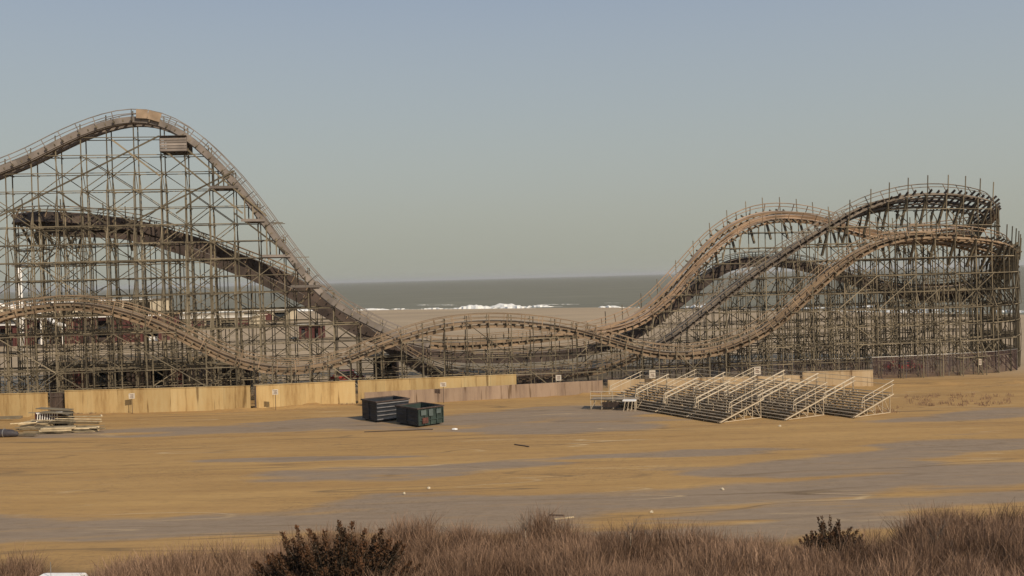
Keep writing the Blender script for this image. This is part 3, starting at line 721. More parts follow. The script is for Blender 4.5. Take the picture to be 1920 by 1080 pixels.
# small notice boards
def notice(p, h, w, hb, label, post=True, yo=0.0):
    r = empty('notice_sign', (p.x, p.y + yo, 0), R(6), label, 'sign', 'small white notice signs along the walls')
    B = Beams(); B.box((0, 0, h + hb / 2), (w, .03, hb)); B.build('sign_board', M['cream2'], r)
    B = Beams()
    for k, (ww, zz) in enumerate(((.62, .74), (.5, .5), (.56, .28))): B.box((random.uniform(-.03, .03) * w, -.018, h + hb * zz), (w * ww, .008, hb * .09))
    B.build('lettering', M['rust'], r)
    if post: B = Beams(); B.tube([(0, .04, 0), (0, .04, h + hb * .9)], .03, 6); B.build('post', M['wood_dark'], r)
notice(gr(248, 775.5), 1.55, .6, .55, 'white notice sign on a dark post before the wall behind the timber heap')
notice(gr(517, 769), 1.6, .6, .55, 'white notice sign on a post just right of the wall seam')
notice(gr(832, 756), 1.75, .65, .45, 'white notice sign above the low grey wall, right of the dumpsters')
notice(gr(1048, 738), 1.45, .62, .62, 'white notice sign against the dark fence, between the ochre wall and bleachers')
notice(gr(1838, 701.5), 1.1, .5, .7, 'white notice sign on the maroon screened fence')
notice(gr(1224, 736), 1.6, .7, .85, 'left one of the two white notice signs above the bleachers')
notice(gr(1421, 731), 1.7, .75, .85, 'pinkish white notice sign standing behind the middle bleachers')

# ------------------------------------------------------------------ dumpsters
def dumpster(corner, ang, Lx, Wy, H, mside, label, ribs_h):
    r = empty('dumpster', corner, ang, label, 'dumpster'); t_ = .06
    B = Beams()      # body walls and floor: long side along +x at y=0, end along +y at x=0
    B.box((Lx / 2, t_ / 2, H / 2 + .12), (Lx, t_, H)); B.box((Lx / 2, Wy - t_ / 2, H / 2 + .12), (Lx, t_, H))
    B.box((Lx / 2, Wy / 2, .16), (Lx - 2 * t_, Wy - 2 * t_, .06)); B.box((Lx - t_ / 2, Wy / 2, H / 2 + .12), (t_, Wy - 2 * t_, H))
    B.build('body', mside, r)
    B = Beams(); B.box((t_ / 2, Wy / 2, H / 2 + .12), (t_, Wy - 2 * t_, H - .02))
    d = B.build('end_door', M['navy'], r)  # dark navy tone puts the unlit end's shade into its colour
    B = Beams()
    for z_ in (.5, .95, 1.4): B.box((-.03, Wy / 2, z_ * H / 1.6), (.06, Wy - .3, .07))
    B.box((-.05, Wy / 2, H / 2 + .1), (.05, .07, H * .9)); B.build('door_bar', M['navy'], d)
    B = Beams()
    if ribs_h:
        for k in range(5): B.box((Lx / 2, -.05, .28 + k * (H - .2) / 4.3), (Lx, .1, .09))
    else:
        for k in range(5): B.box((.05 + (Lx - .1) * k / 4, -.05, H / 2 + .12), (.11, .1, H - .1))
        B.box((Lx / 2, -.05, H * .38), (Lx - .1, .07, .08))
    B.build('rib', M['rib'] if ribs_h else mside, r)
    B = Beams()
    for (c, s) in (((Lx / 2, -.03, H + .15), (Lx + .2, .12, .11)), ((Lx / 2, Wy + .03, H + .15), (Lx + .2, .12, .11)), ((-.04, Wy / 2, H + .15), (.12, Wy - .1, .11)), ((Lx + .04, Wy / 2, H + .15), (.12, Wy - .1, .11))): B.box(c, s)
    B.build('rim', M['rim'], r)
    B = Beams()
    for y_ in (.5, Wy - .5): B.add((0.1, y_, .06), (Lx - .1, y_, .06), .12, .12, 1)
    B.build('skid', M['black'], r)
    for (x_, y_) in ((.3, .35), (.3, Wy - .35), (Lx - .3, .35), (Lx - .3, Wy - .35)):
        B = Beams(); B.tube([(x_, y_ - .07, .1), (x_, y_ + .07, .1)], .1, 10); B.build('wheel', M['black'], r)
    return r
dumpster(gr(784, 801.5), R(40), 2.75, 3.45, 1.5, M['green'], 'green dumpster with a shade-darkened end, in front of and right of the other', False)
B = None
dumpster(gr(707, 792.5), R(36), 3.4, 2.9, 1.75, M['navy'], 'navy dumpster with pale horizontal side ribs, behind and left of the other', True)
# faded panel and red plate on the green one are modelled as plates
gd_ = [o for o in bpy.data.objects if o.name == 'dumpster'][0]
B = Beams(); B.box((.72, -.115, .55), (.62, .02, .5)); B.build('plate', M['rust'], gd_)
for q_, w_ in (((.55, -.112, 1.25), (.55, .02, .45)), ((1.35, -.112, 1.2), (.45, .02, .6)), ((2.2, -.112, 1.25), (.5, .02, .4))): B = Beams(); B.box(q_, w_); B.build('faded_panel', M['blue'], gd_)

# ------------------------------------------------------------------ bleachers
rdir = Vector((0.50, -0.866, 0)); vdir = Vector((0.866, 0.50, 0))
BL, ROWS, RUN, RISE = 4.3, 10, 0.50, 0.155
def make_bleacher():
    r = empty('bleacher', (0, 0, 0), 0, 'x', 'bleacher', 'aluminium bleachers parked in three ranks')
    # local: +x climbs, +y runs away from the near end
    for k in range(ROWS):
        B = Beams(); B.add((k * RUN + .28, 0, .42 + k * RISE), (k * RUN + .28, BL, .42 + k * RISE), .25, .045, random.uniform(.8, 1.3))
        s = B.build('seat', M['alu_dark'], r)
    for k in range(ROWS):
        B = Beams(); B.add((k * RUN, .03, .17 + k * RISE), (k * RUN, BL - .03, .17 + k * RISE), .26, .04, random.uniform(.7, 1.1)); B.build('footboard', M['alu_dark'], r)
    B = Beams(); Lx = ROWS * RUN
    for y_ in (.35, BL / 2, BL - .35):
        B.add((-.1, y_, .08), (Lx, y_, .12 + ROWS * RISE), .06, .07, 1); B.add((-.1, y_, .04), (Lx, y_, .04), .06, .06, 1)
        for k in range(2, ROWS + 1, 2):
            x_ = k * RUN - .05; B.add((x_, y_, .04), (x_, y_, .10 + k * RISE), .05, .05, 1)
            B.add((x_, y_ + .03, .05), (x_ - RUN * 1.6, y_ + .03, (k - 1) * RISE + .02), .04, .04, 1)
    for x_ in (Lx - .1, Lx * .6): B.add((x_, .35, .1), (x_, BL - .35, x_ * RISE / RUN), .04, .04, 1)
    B.build('frame', M['alu'], r)
    for y_ in (0.0, BL):
        B = Beams()
        for hgt in (.62, 1.0):
            B.tube([(1.0, y_, .45 + hgt + 1.0 * RISE / RUN - .1), (1.2, y_, .4 + hgt + 1.2 * RISE / RUN), (Lx + .1, y_, .4 + hgt + Lx * RISE / RUN)], .035, 6)
        B.tube([(1.0, y_, 1.0 + 1.0 * RISE / RUN + .35), (.85, y_, .9), (1.0, y_, .68 + RISE / RUN)], .035, 6)
        for x_ in (1.2, 2.4, 3.6, 4.85): B.tube([(x_, y_, x_ * RISE / RUN + .05), (x_, y_, 1.38 + x_ * RISE / RUN)], .028, 6)
        B.build('guardrail', M['alu'], r)
    B = Beams()
    for hgt in (.6, 1.0): B.tube([(Lx + .1, 0, .4 + hgt + ROWS * RISE), (Lx + .1, BL, .4 + hgt + ROWS * RISE)], .025, 6)
    B.build('back_rail', M['alu'], r)
    B = Beams(); B.add((-.12, -.04, .13), (Lx, -.04, .17 + ROWS * RISE), .05, .10, 1); B.build('edge_trim', M['alu'], r)
    return r
cols = [gr(1352, 794.5), gr(1474, 789.5), gr(1604, 784.5)]
ord_ = ['nearest', 'second nearest', 'third nearest', 'farthest']; colw = ['left', 'middle', 'right']
bl0 = None; bang = math.atan2(vdir.y, vdir.x)
for ci_, c in enumerate(cols):
    for k in range(4):
        p = c - rdir * (k * (BL + .12)) + vdir * random.uniform(-.06, .06)
        lab = f'{ord_[k]} aluminium bleacher in the {colw[ci_]} rank of three'
        if bl0 is None: bl0 = make_bleacher(); bl0.location = p; bl0.rotation_euler = (0, 0, bang); bl0['label'] = lab
        else: dup(bl0, p, bang, lab)
# loose steel platform at the left of the bleachers
pp = gr(1107, 768)
r = empty('portable_platform', pp, R(-14), 'low metal platform with a bright rail, left end of the bleachers', 'platform')
B = Beams()
for k in range(7): B.add((0, .15 + k * .3, .95), (4.6, .15 + k * .3, .95), .27, .05)
B.build('deck', M['alu_dark'], r)
for x_ in (0.05, 1.1, 2.2, 3.3, 4.5):
    for y_ in (.05, 2.1): B = Beams(); B.add((x_, y_, 0), (x_, y_, .9), .06, .06, 1); B.build('leg', M['alu'], r)
    B = Beams(); B.add((x_, .0, .05), (x_ + .5, .0, .85), .05, .05, 1); B.build('brace', M['alu'], r)
B = Beams()
for z_ in (1.35, 1.75): B.tube([(0, .05, z_), (3.4, .05, z_)], .04, 6)
for x_ in (.03, 1.1, 2.2, 3.3): B.tube([(x_, .05, .95), (x_, .05, 1.75)], .03, 6)
B.build('guardrail', M['alu'], r)
B = Beams(); B.box((2.0, -.03, .5), (1.6, .04, .5)); B.build('skirt', M['brown_wall'], r)
r = empty('trestle_table', gr(1168, 771), R(-14), 'small white topped trestle between platform and first bleacher', 'table')
B = Beams(); B.box((.6, .4, .98), (1.25, .8, .1)); B.build('top', M['white'], r)
for s in (0.05, .4, .75, 1.15):
    B = Beams(); B.add((s, 0, 0), (s + (.2 if s < .8 else 0), 0, .93), .06, .06, 1); B.add((s, .8, 0), (s, .8, .93), .06, .06, 1); B.build('leg', M['alu'], r)

# ------------------------------------------------------------------ heap of timber at left
gname = 'planks heaped before the ochre wall'
heap = gr(95, 806)
specs = []
rr = random.Random(5)
planklab = []
rows_ = [ # px0, px1, py, z, tilt
 (60, 190, 795, .55, .3), (70, 185, 799, .45, -.1), (40, 180, 803, .30, .1), (95, 192, 791, .75, .0), (105, 190, 794, .66, .2), (30, 100, 806, .25, .2), (20, 70, 801, .45, -.4),
 (62, 160, 807, .12, 0), (80, 175, 810, .08, .1), (120, 198, 806, .16, .25), (130, 196, 803, .26, -.2), (45, 120, 812, .10, .0), (0, 75, 815, .12, .1), (55, 105, 786, .95, -.2), (70, 125, 788, .90, -.3),
 (-40, 25, 786, .15, .1), (-30, 30, 812, .3, .3), (20, 66, 817, .08, 0)]
PL = ['long plank on the upper right of the timber heap', 'long plank just under the upper right one of the heap', 'longest plank crossing the middle of the timber heap', 'highest long plank of the timber heap, right of the crate',
 'plank just below the highest long one of the heap', 'plank poking out on the left of the timber heap', 'short plank tilted between the tarp roll and the crate', 'plank low in the middle of the timber heap', 'low plank at the middle right foot of the heap',
 'plank sticking out farthest right of the timber heap', 'plank slanting at the right end of the timber heap', 'plank lowest at the front of the heap', 'plank on the ground beside the tarp roll', 'short plank on top behind the white crate',
 'short plank on top right of the white crate', 'plank on sand between the leftmost wall and tarp roll', 'plank lying over the tarp roll at the left edge', 'short plank on the ground at the near foot of the heap']
where = ['long pale plank on top of the timber heap', 'pale plank second from the top of the timber heap']
for n_, (x0, x1, py_, z, tl) in enumerate(rows_):
    a = gr(x0, py_ + z * 18, 0); c = gr(x1, py_ + z * 18 + tl * 6, 0)
    d = Vector((c.x - a.x, c.y - a.y, 0)); Lp = d.length
    w_ = rr.choice([.14, .2, .3]); tone = rr.choice([.25, .5, .9, 1.3]); lab = PL[n_]
    B = Beams(); B.add((0, 0, 0), (Lp, 0, 0), w_, .07, tone); B.add((rr.uniform(0, .4), .16, .005), (Lp - rr.uniform(0, .5), .19, .005), .1, .06, tone * .9) if False else None
    o = B.build('plank', M['lumber']); o.location = (a.x, a.y, z * 1.5 + .05); o.rotation_euler = (0, rr.uniform(-.02, .02), math.atan2(d.y, d.x))
    tag(o, lab, 'plank', gname)
def slab(name, p, size, rot, m, label, cat, group=None, tilt=(0, 0)):
    B = Beams(); B.box((0, 0, size[2] / 2), size); o = B.build(name, m); o.location = p; o.rotation_euler = (tilt[0], tilt[1], rot); tag(o, label, cat, group); return o
# lumber bundles under the planks
for (x_, y_, s, lab) in ((110, 811, (3.2, 1.3, .55), 'low bundle of pale boards under the middle of the timber heap'), (160, 809, (2.6, 1.0, .42), 'low bundle of boards at the right end of the timber heap'),
                         (70, 804, (3.0, 1.6, .7), 'thick bundle of boards under the white crate of the timber heap')):
    p = gr(x_, y_); r = empty('board_bundle', (p.x, p.y, 0), R(rr.uniform(-6, 8)), lab, 'board bundle')
    for k in range(3):
        B = Beams()
        for j in range(5): tb = rr.choice((.2, .5, 1.0, 1.3)); B.add((-s[0] / 2 + rr.uniform(0, .3), (j - 2) * s[1] / 5, s[2] * (k + .5) / 3), (s[0] / 2 - rr.uniform(0, .3), (j - 2) * s[1] / 5, s[2] * (k + .5) / 3), s[1] / 5.4, s[2] / 3.9, tb)
        B.build('board_layer', M['lumber'], r)
# white slatted crate and its dark side
p = gr(72, 806); r = empty('slatted_crate', (p.x - .3, p.y + .3, .74), R(4), 'white slatted crate frame lying on the timber heap', 'crate')
B = Beams()
for k in range(8): B.add((.08 + k * .22, 0, 0), (.14 + k * .22, 0, .75), .07, .05, 1)
B.build('slat', M['white'], r)['label'] = 'row of white slats'
B = Beams()
for z_ in (0.03, .78): B.add((0, -.03, z_), (2.4, -.03, z_ + .02), .07, .09, 1)
B.add((1.9, 0, .0), (1.9, 0, .8), .09, .09, 1); B.add((1.9, 0, .8), (3.0, .1, .45), .09, .09, 1); B.build('crate_frame', M['white'], r)
B = Beams(); B.box((-.1, .45, .4), (.08, .9, .8)); B.box((1.0, .6, .4), (2.0, .06, .7)); B.build('back_panel', M['maroon'], r)
p = gr(100, 800); r = empty('board_bundle', (p.x + .3, p.y + .2, 0), R(-8), 'tall dark bundle of boards behind the white crate, under the topmost brown boards', 'board bundle')
for k in range(6):
    B = Beams()
    for j in range(4): B.add((-1.5 + rr.uniform(0, .3), (j - 1.5) * .24, .24 * (k + .5)), (1.6 - rr.uniform(0, .3), (j - 1.5) * .24, .24 * (k + .5)), .23, .215, rr.choice((.2, .4, .7)))
    B.build('board_layer', M['wood'], r)
# long boards leaning behind
for (x_, y_, z, L_, lab) in ((110, 797, 1.75, 3.4, 'brown wide board on top of the crate nearest the gate'), (118, 799, 1.5, 3.0, 'brown board just below the topmost one near the gate')):
    p = gr(x_ - 40, y_ + 6); slab('board', (p.x + L_ / 2, p.y, z), (L_, .9, .07), R(-10), M['wood'], lab, 'board', None, (0, .05))
# dark rolled tarp
p = gr(2, 820); r = empty('tarp_roll', (p.x, p.y, 0), 0, 'dark rolled tarpaulin at the left edge before the timber heap', 'tarp')
B = Beams(); ptsT = [(-3.0, .2, .32), (-2, .1, .36), (-1, 0, .38), (0, 0, .36), (.9, .05, .33), (1.35, .1, .24), (1.5, .1, .15)]
B.tube(ptsT, [.34, .38, .40, .38, .34, .24, .08], 14); B.build('roll', M['tarp'], r, smooth=True)
B = Beams()
for x_ in (-1.4, .3): B.tube([(x_ - .03, .02, .37), (x_ + .03, .02, .37)], .41, 14)
B.build('strap', M['steel'], r)
# low plank against left wall
p = gr(-30, 787); slab('board', (p.x + 1.5, p.y, 0.0), (4.6, .5, .28), R(2), M['wood'], 'long brown board lying at the foot of the leftmost wall', 'board')

# litter
for (x_, y_, w_, m_, lab) in ((853, 806, .5, 'white', 'bright white scrap lying right of the green dumpster'), (804, 917, .2, 'cream', 'crumpled white scrap on sand below the dumpsters'), (758, 927, .16, 'cream', 'small pale scrap left of the crumpled white one'),
        (1355, 919, .2, 'cream', 'flat white scrap on the thin sand strip at right'), (1222, 962, .17, 'cream', 'white scrap on sand just beyond the thicket'), (1462, 800, .25, 'cream', 'flat pale scrap before the bleacher front'),
        (190, 780, .25, 'cream', 'small pale stake top by the wall near the gate')):
    p = gr(x_, y_); vs = []; k = random.Random(x_)
    n = 9
    for j in range(n):
        a = 2 * math.pi * j / n; q = w_ * k.uniform(.35, .6); vs.append((q * math.cos(a), q * .7 * math.sin(a), k.uniform(.02, .1)))
    vs.append((0, 0, .14)); vs += [(v[0] * 1.02, v[1] * 1.02, .0) for v in vs[:n]]
    fs = [(j, (j + 1) % n, n) for j in range(n)] + [(j + n + 1, (j + 1) % n + n + 1, (j + 1) % n, j) for j in range(n)]
    me = bpy.data.meshes.new('litter_scrap'); me.from_pydata(vs, [], fs); me.materials.append(M[m_]); o = link(bpy.data.objects.new('litter_scrap', me)); o.location = (p.x, p.y, .02); tag(o, lab, 'litter')
# timber strips on ground, and a dark strip marking it before the dumpsters
for (x0, y0, x1, y1, z, m_, lab) in ((683, 811, 812, 806, .06, 'wood_dark', 'dark strip on the ground before the dumpsters'), (1040, 975, 1076, 971, .05, 'lumber', 'pale board half buried in sand beyond the thicket'),
        (1030, 967, 1058, 968, .05, 'wood_dark', 'dark board beside the pale one beyond the thicket'), (965, 835, 992, 839, .08, 'wood_dark', 'small dark stick on sand at mid picture')):
    a = gr(x0, y0); c = gr(x1, y1); B = Beams(); B.add((0, 0, 0), tuple(c - a), .09, .06, 1); o = B.build('ground_strip', M[m_]); o.location = (a.x, a.y, z); tag(o, lab, 'timber')

# ------------------------------------------------------------------ buildings behind the left of the coaster
def shed(name, px0, px1, py_base, Yd, H, depth, mw, mr_, label, bays=0, fascia=None, items=0, seed=0, cat='building'):
    a = atY(px0, py_base, Yd); c = atY(px1, py_base, Yd); W_ = c.x - a.x
    r = empty(name, (a.x, Yd, 0), 0, label, cat); k = random.Random(seed)
    B = Beams()
    for (cc, ss) in (((W_ / 2, depth - .1, H / 2), (W_, .2, H)), ((.1, depth / 2, H / 2), (.2, depth - .4, H)), ((W_ - .1, depth / 2, H / 2), (.2, depth - .4, H))): B.box(cc, ss)
    if bays:
        bw = W_ / bays
        for j in range(bays + 1): B.box((min(max(j * bw, .25), W_ - .25), .15, H / 2), (.5, .3, H))
        B.box((W_ / 2, .15, H - .4), (W_ - .5, .26, .8)); 
    else: B.box((W_ / 2, .1, H / 2), (W_ - .4, .2, H))
    B.build('wall', mw, r)
    B = Beams(); B.box((W_ / 2, depth / 2, H + .12), (W_ + 1.2, depth + 1.2, .24)); rf = B.build('roof', mr_, r)
    if fascia: B = Beams(); B.box((W_ / 2, -.63, H + .12), (W_ + 1.2, .06, .3)); B.build('fascia_board', fascia, rf)
    if bays:
        for j in range(bays):
            x0 = j * bw + .3; mode = k.choice(['shut', 'open', 'win'])
            B = Beams()
            if mode == 'shut': B.box((x0 + bw / 2 - .3, .2, (H - .8) / 2), (bw - .6, .08, H - .8)); B.build('shutter', M['maroon'] if k.random() < .5 else M['brown_wall'], r)
            elif mode == 'win':
                B.box((x0 + bw / 2 - .3, .22, (H - .8) * .62), (bw - .7, .05, 1.2)); B.build('window', M['glass'], r)
                B = Beams(); B.box((x0 + bw / 2 - .3, .2, .7), (bw - .6, .1, 1.2)); B.build('counter', M['brown_wall'], r)
            else:
                B.box((x0 + bw / 2 - .3, 1.5, .6), (bw - .9, .6, 1.1)); B.build('counter', M['white'] if k.random() < .5 else M['grey_roof'], r)
    return r
shed('ride_station', 95, 352, 730, SHED_Y0, 4.2, 10, M['brown_wall'], M['tan_roof'], 'long dark open fronted station shed with tan roof behind the ochre wall', 7, M['grey_roof'], seed=3)
shed('arcade_building', 34, 300, 636, 236, 6.2, 14, M['maroon'], M['tan_roof'], 'maroon fronted arcade building with pale roof edge behind the left lattice', 9, M['white'], seed=8)
shed('arcade_building', -130, 28, 636, 232, 5.0, 12, M['maroon'], M['grey_roof'], 'dark maroon building at the far left edge with grey roof', 4, M['white'], seed=2)
shed('storage_shed', 395, 470, 690, 126, 2.6, 4, M['brown_wall'], M['grey_roof'], 'small dark brown shed under the left valley of the front track', 3, None, seed=5)
shed('ticket_booth', 700, 742, 690, 124, 3.4, 3.5, M['brown_wall'], M['grey_roof'], 'small dark booth under the low run left of mid picture', 2, None, seed=9)
# far pier beyond
for (n_, x0, x1, yb, Yd, H, dp, mw, mr_, lab) in (
    ('pier_building', 300, 470, 600, 300, 3.2, 18, 'cream', 'cream', 'far pale flat roofed pier building seen through the left lattice'),
    ('pier_building', 455, 540, 595, 340, 4.0, 15, 'cream', 'grey_roof', 'small far pale pier building with grey roof, right of the flat one'),
    ('pier_building', 150, 285, 600, 330, 9.0, 20, 'cream', 'grey_roof', 'far cream pier building rising behind the maroon arcade'),
    ('pier_building', -80, 60, 600, 262, 9.0, 20, 'cream', 'white', 'tall cream pier building at the far left edge'),
    ('pier_building', 60, 140, 600, 275, 9.5, 16, 'cream', 'tan_roof', 'cream pier building just right of the tall one'),
    ('beach_hut', 560, 600, 600, 230, 3.2, 6, 'maroon', 'cream', 'small maroon beach hut with pale roof under the first drop')):
    shed(n_, x0, x1, yb, Yd, H, dp, M[mw], M[mr_], lab, max(3, int((x1 - x0) / 26)), M['white'], seed=x0)
# pale water slides on the far pier
r = empty('water_slide', atY(10, 600, 235), 0, 'white curling water slide on the far left pier', 'water slide'); r.location.z = 0
B = Beams(); B.tube([(-12 + 1.2 * k, 3 * math.sin(k * .5), 14.0 - .42 * k) for k in range(24)], .55, 8); B.build('chute', M['white'], r, smooth=True)
B = Beams(); B.tube([(-12 + 1.1 * k, 5 + 3 * math.cos(k * .45), 11.0 - .36 * k) for k in range(24)], .55, 8); B.build('chute', M['cream'], r, smooth=True)
for k in range(6):
    B = Beams(); x_ = -12 + 5 * k; B.tube([(x_, 1, 0), (x_, 1, 13.5 - 1.7 * k)], .22, 8); B.build('support', M['white'], r)
r = empty('light_mast', atY(38, 600, 200), 0, 'white round column rising behind the left lattice', 'mast'); r.location.z = 0
B = Beams(); B.tube([(0, 0, 0), (0, 0, 18)], [.7, .55], 12); B.build('column', M['white'], r, smooth=True)
B = Beams(); B.box((0, 0, 18.3), (2.6, .6, .6)); B.build('lamp_head', M['steel'], r)

# parked vehicles behind the fences
def car(p, ang, mc, label, kind='car', Hh=1.5, Ln=4.6, W_=1.8, antenna=False):
    r = empty('parked_' + kind, p, ang, label, kind)
    h1 = Hh * .56; prof = [(-Ln / 2, .35), (-Ln / 2, h1 * .95), (-Ln * .42, h1), (-Ln * .36 if kind == 'van' else -Ln * .28, Hh - .04), (-Ln * .2, Hh), (Ln * .12, Hh), (Ln * .17, Hh - .05), (Ln * .28, h1), (Ln * .47, h1 * .9), (Ln / 2, h1 * .7), (Ln / 2, .35)]
    n = len(prof); vs = [(x, -W_ / 2 * (.86 if z > h1 + .1 else 1), z) for x, z in prof] + [(x, W_ / 2 * (.86 if z > h1 + .1 else 1), z) for x, z in prof]
    B = Beams(); B.raw(vs, [tuple(range(n)), tuple(range(2 * n - 1, n - 1, -1))] + [((j + 1) % n, j, j + n, (j + 1) % n + n) for j in range(n)])
    o = B.build('body', mc, r)
    bv = o.modifiers.new('bevel', 'BEVEL'); bv.width = .05; bv.segments = 2
    for s in (-1, 1):
        B = Beams(); y0 = s * (W_ / 2 * .98 + .0); y1 = s * (W_ / 2 * .87 + .012)
        B.raw([(-Ln * .27, y0, h1 + .06), (Ln * .22, y0, h1 + .06), (Ln * .13, y1, Hh - .1), (-Ln * .22, y1, Hh - .1)], [(0, 1, 2, 3) if s < 0 else (3, 2, 1, 0)]); B.build('side_window', M['glass'], r)
        for x_ in (-Ln * .31, Ln * .31):
            B = Beams(); B.tube([(x_, s * (W_ / 2 - .2), .33), (x_, s * (W_ / 2 + .02), .33)], .33, 16); w = B.build('wheel', M['black'], r)
            B = Beams(); B.tube([(x_, s * (W_ / 2 + .02), .33), (x_, s * (W_ / 2 + .035), .33)], .19, 12); B.build('rim', M['steel'], w)
    B = Beams(); B.raw([(Ln * .285, -W_ * .42, h1 + .05), (Ln * .285, W_ * .42, h1 + .05), (Ln * .18, W_ * .38, Hh - .08), (Ln * .18, -W_ * .38, Hh - .08)], [(0, 1, 2, 3)]); B.build('windscreen', M['glass'], r)
    for s in (-1, 1): B = Beams(); B.box((Ln / 2 + .01, s * W_ * .36, h1 * .62), (.04, .3, .16)); B.build('headlight', M['white'], r)
    if antenna: B = Beams(); B.tube([(.1, .2, Hh - .02), (.1, .2, Hh + .58)], .012, 6); B.build('antenna', M['steel'], r)
    return r
car(gr(652, 716), R(5), M['red'], 'red car parked behind the ochre wall under the front valley')
car(gr(1722, 702) + Vector((0, 4.5, 0)), R(-8), M['red'], 'red car behind the maroon screened fence')
pv = gr(116, 1076, 2.0)
car(Vector((pv.x, pv.y - .6, 0)), R(86), M['white'], 'white van at the bottom left edge, only its roof and antenna showing', 'van', 2.02, 5.0, 1.9, True)

HAZE = 0.00007
if HAZE:
    m = bpy.data.materials.new('air_haze'); m.use_nodes = True; nt = m.node_tree; nt.nodes.clear()
    pv_ = nt.nodes.new('ShaderNodeVolumePrincipled'); pv_.inputs['Color'].default_value = (0.93, 0.92, 0.88, 1); pv_.inputs['Density'].default_value = HAZE; pv_.inputs['Anisotropy'].default_value = 0.2
    om = nt.nodes.new('ShaderNodeOutputMaterial'); nt.links.new(pv_.outputs[0], om.inputs['Volume'])
    me = bpy.data.meshes.new('haze'); a_, b_, c0_, c1_, z0_, z1_ = -42000, 42000, -6000, 52000, -9, 60
    me.from_pydata([(x, y, z) for z in (z0_, z1_) for y in (c0_, c1_) for x in (a_, b_)], [], [(0, 2, 3, 1), (4, 5, 7, 6), (0, 1, 5, 4), (2, 6, 7, 3), (0, 4, 6, 2), (1, 3, 7, 5)])
    me.materials.append(m); o = link(bpy.data.objects.new('haze', me)); tag(o, kind='stuff', label='thin pale sea haze filling the air')

# ------------------------------------------------------------------ vegetation
def veg_mat(name, c0, c1, trans=0.0):
    m, nt, b = new_mat(name); N = nt.nodes; l = nt.links.new
    b.inputs['Roughness'].default_value = 0.85; b.inputs['Specular IOR Level'].default_value = 0.15
    a = N.new('ShaderNodeAttribute'); a.attribute_name = 'tone'
    r = N.new('ShaderNodeValToRGB'); r.color_ramp.elements[0].color = (*c0, 1); r.color_ramp.elements[1].color = (*c1, 1); l(a.outputs['Fac'], r.inputs[0]); l(r.outputs[0], b.inputs['Base Color']); return m
M['reed'] = veg_mat('dry_stems', (0.110, 0.064, 0.040), (0.45, 0.295, 0.195))
M['cedar'] = veg_mat('cedar_foliage', (0.020, 0.017, 0.011), (0.16, 0.075, 0.036))
M['bark'] = mat('bark', (0.16, 0.12, 0.09), 0.9, var=0.4, scale=5)
top_line = [(-200, 1062), (0, 1052), (80, 1046), (250, 1037), (450, 1026), (550, 1004), (640, 988), (700, 986), (780, 978), (860, 976), (930, 984), (1000, 970), (1050, 976), (1110, 990), (1200, 984), (1290, 988), (1400, 990), (1480, 1008), (1560, 1014), (1650, 1004), (1690, 968), (1780, 958), (1860, 954), (2100, 950)]
tlx = [p[0] for p in top_line]; tly = [p[1] for p in top_line]
def edgeY(px): # ground distance at which 2.2 m stems reach the outline
    y = np.interp(px, tlx, tly); hor = 521 - (px - 960) * math.tan(-ROLL); return (CAM_Z - 2.1) * F / (y - hor)
NC = 11000
yy = RNG.uniform(32.5, 46, NC); xx = RNG.uniform(-27, 27, NC)
px = 960 + xx / yy * F
ok = (yy < edgeY(px)) & ((np.abs(xx - pv.x) > 1.3) | (yy > pv.y + 2.2)); xx = xx[ok]; yy = yy[ok]; px = px[ok]
cl = fbm(xx * .45 + 30, yy * .45, 3)
keep = cl > 0.22; xx = xx[keep]; yy = yy[keep]; cl = cl[keep]
Hc = (1.95 + 0.6 * np.clip((cl - .3) / .35, 0, 1)) * RNG.uniform(.82, 1.06, len(xx))
TW = 40
n = len(xx) * TW
bx_ = np.repeat(xx, TW) + RNG.normal(0, .14, n); by_ = np.repeat(yy, TW) + RNG.normal(0, .14, n)
H_ = np.repeat(Hc, TW) * RNG.uniform(.6, 1.08, n)
z0 = np.where(RNG.random(n) < .35, 0.0, H_ * RNG.uniform(.25, .75, n))
sp_ = np.where(z0 > 0, .34, .13)
lx = RNG.normal(0.05, 1, n) * sp_ * (H_ - z0); ly = RNG.normal(0, 1, n) * sp_ * (H_ - z0)
ang = RNG.uniform(0, math.pi, n); w_ = RNG.uniform(.005, .015, n)
wx_, wy_ = np.cos(ang) * w_, np.sin(ang) * w_
a0 = np.stack([bx_ - wx_, by_ - wy_, z0], 1); a1 = np.stack([bx_ + wx_, by_ + wy_, z0], 1)
mxp = np.stack([bx_ + lx * .45, by_ + ly * .45, z0 + (H_ - z0) * .55], 1); wv = np.stack([wx_, wy_, np.zeros(n)], 1) * .8
tp = np.stack([bx_ + lx * 1.1, by_ + ly * 1.1, H_], 1)
V = np.stack([a0, a1, mxp + wv, mxp - wv, tp + wv * .35, tp - wv * .35], 1).reshape(-1, 3)
k6 = (np.arange(n) * 6)[:, None]
Fv = np.concatenate([k6 + np.array([[0, 1, 2, 3]]), k6 + np.array([[3, 2, 4, 5]])], 1).reshape(-1, 4)
big = fbm(np.repeat(xx, TW) * .2 + 70, np.repeat(yy, TW) * .2, 3)
tn = np.clip(np.repeat(RNG.uniform(.0, .55, len(xx)), TW) + RNG.normal(0, .16, n) + (big - .45) * .9, 0, 1); tn = np.repeat(tn, 2)
th = mesh_np('thicket', V, Fv, M['reed'], tone=tn)
tag(th, 'dense brown dry reeds and bare brush along the bottom edge', 'brush', kind='stuff')

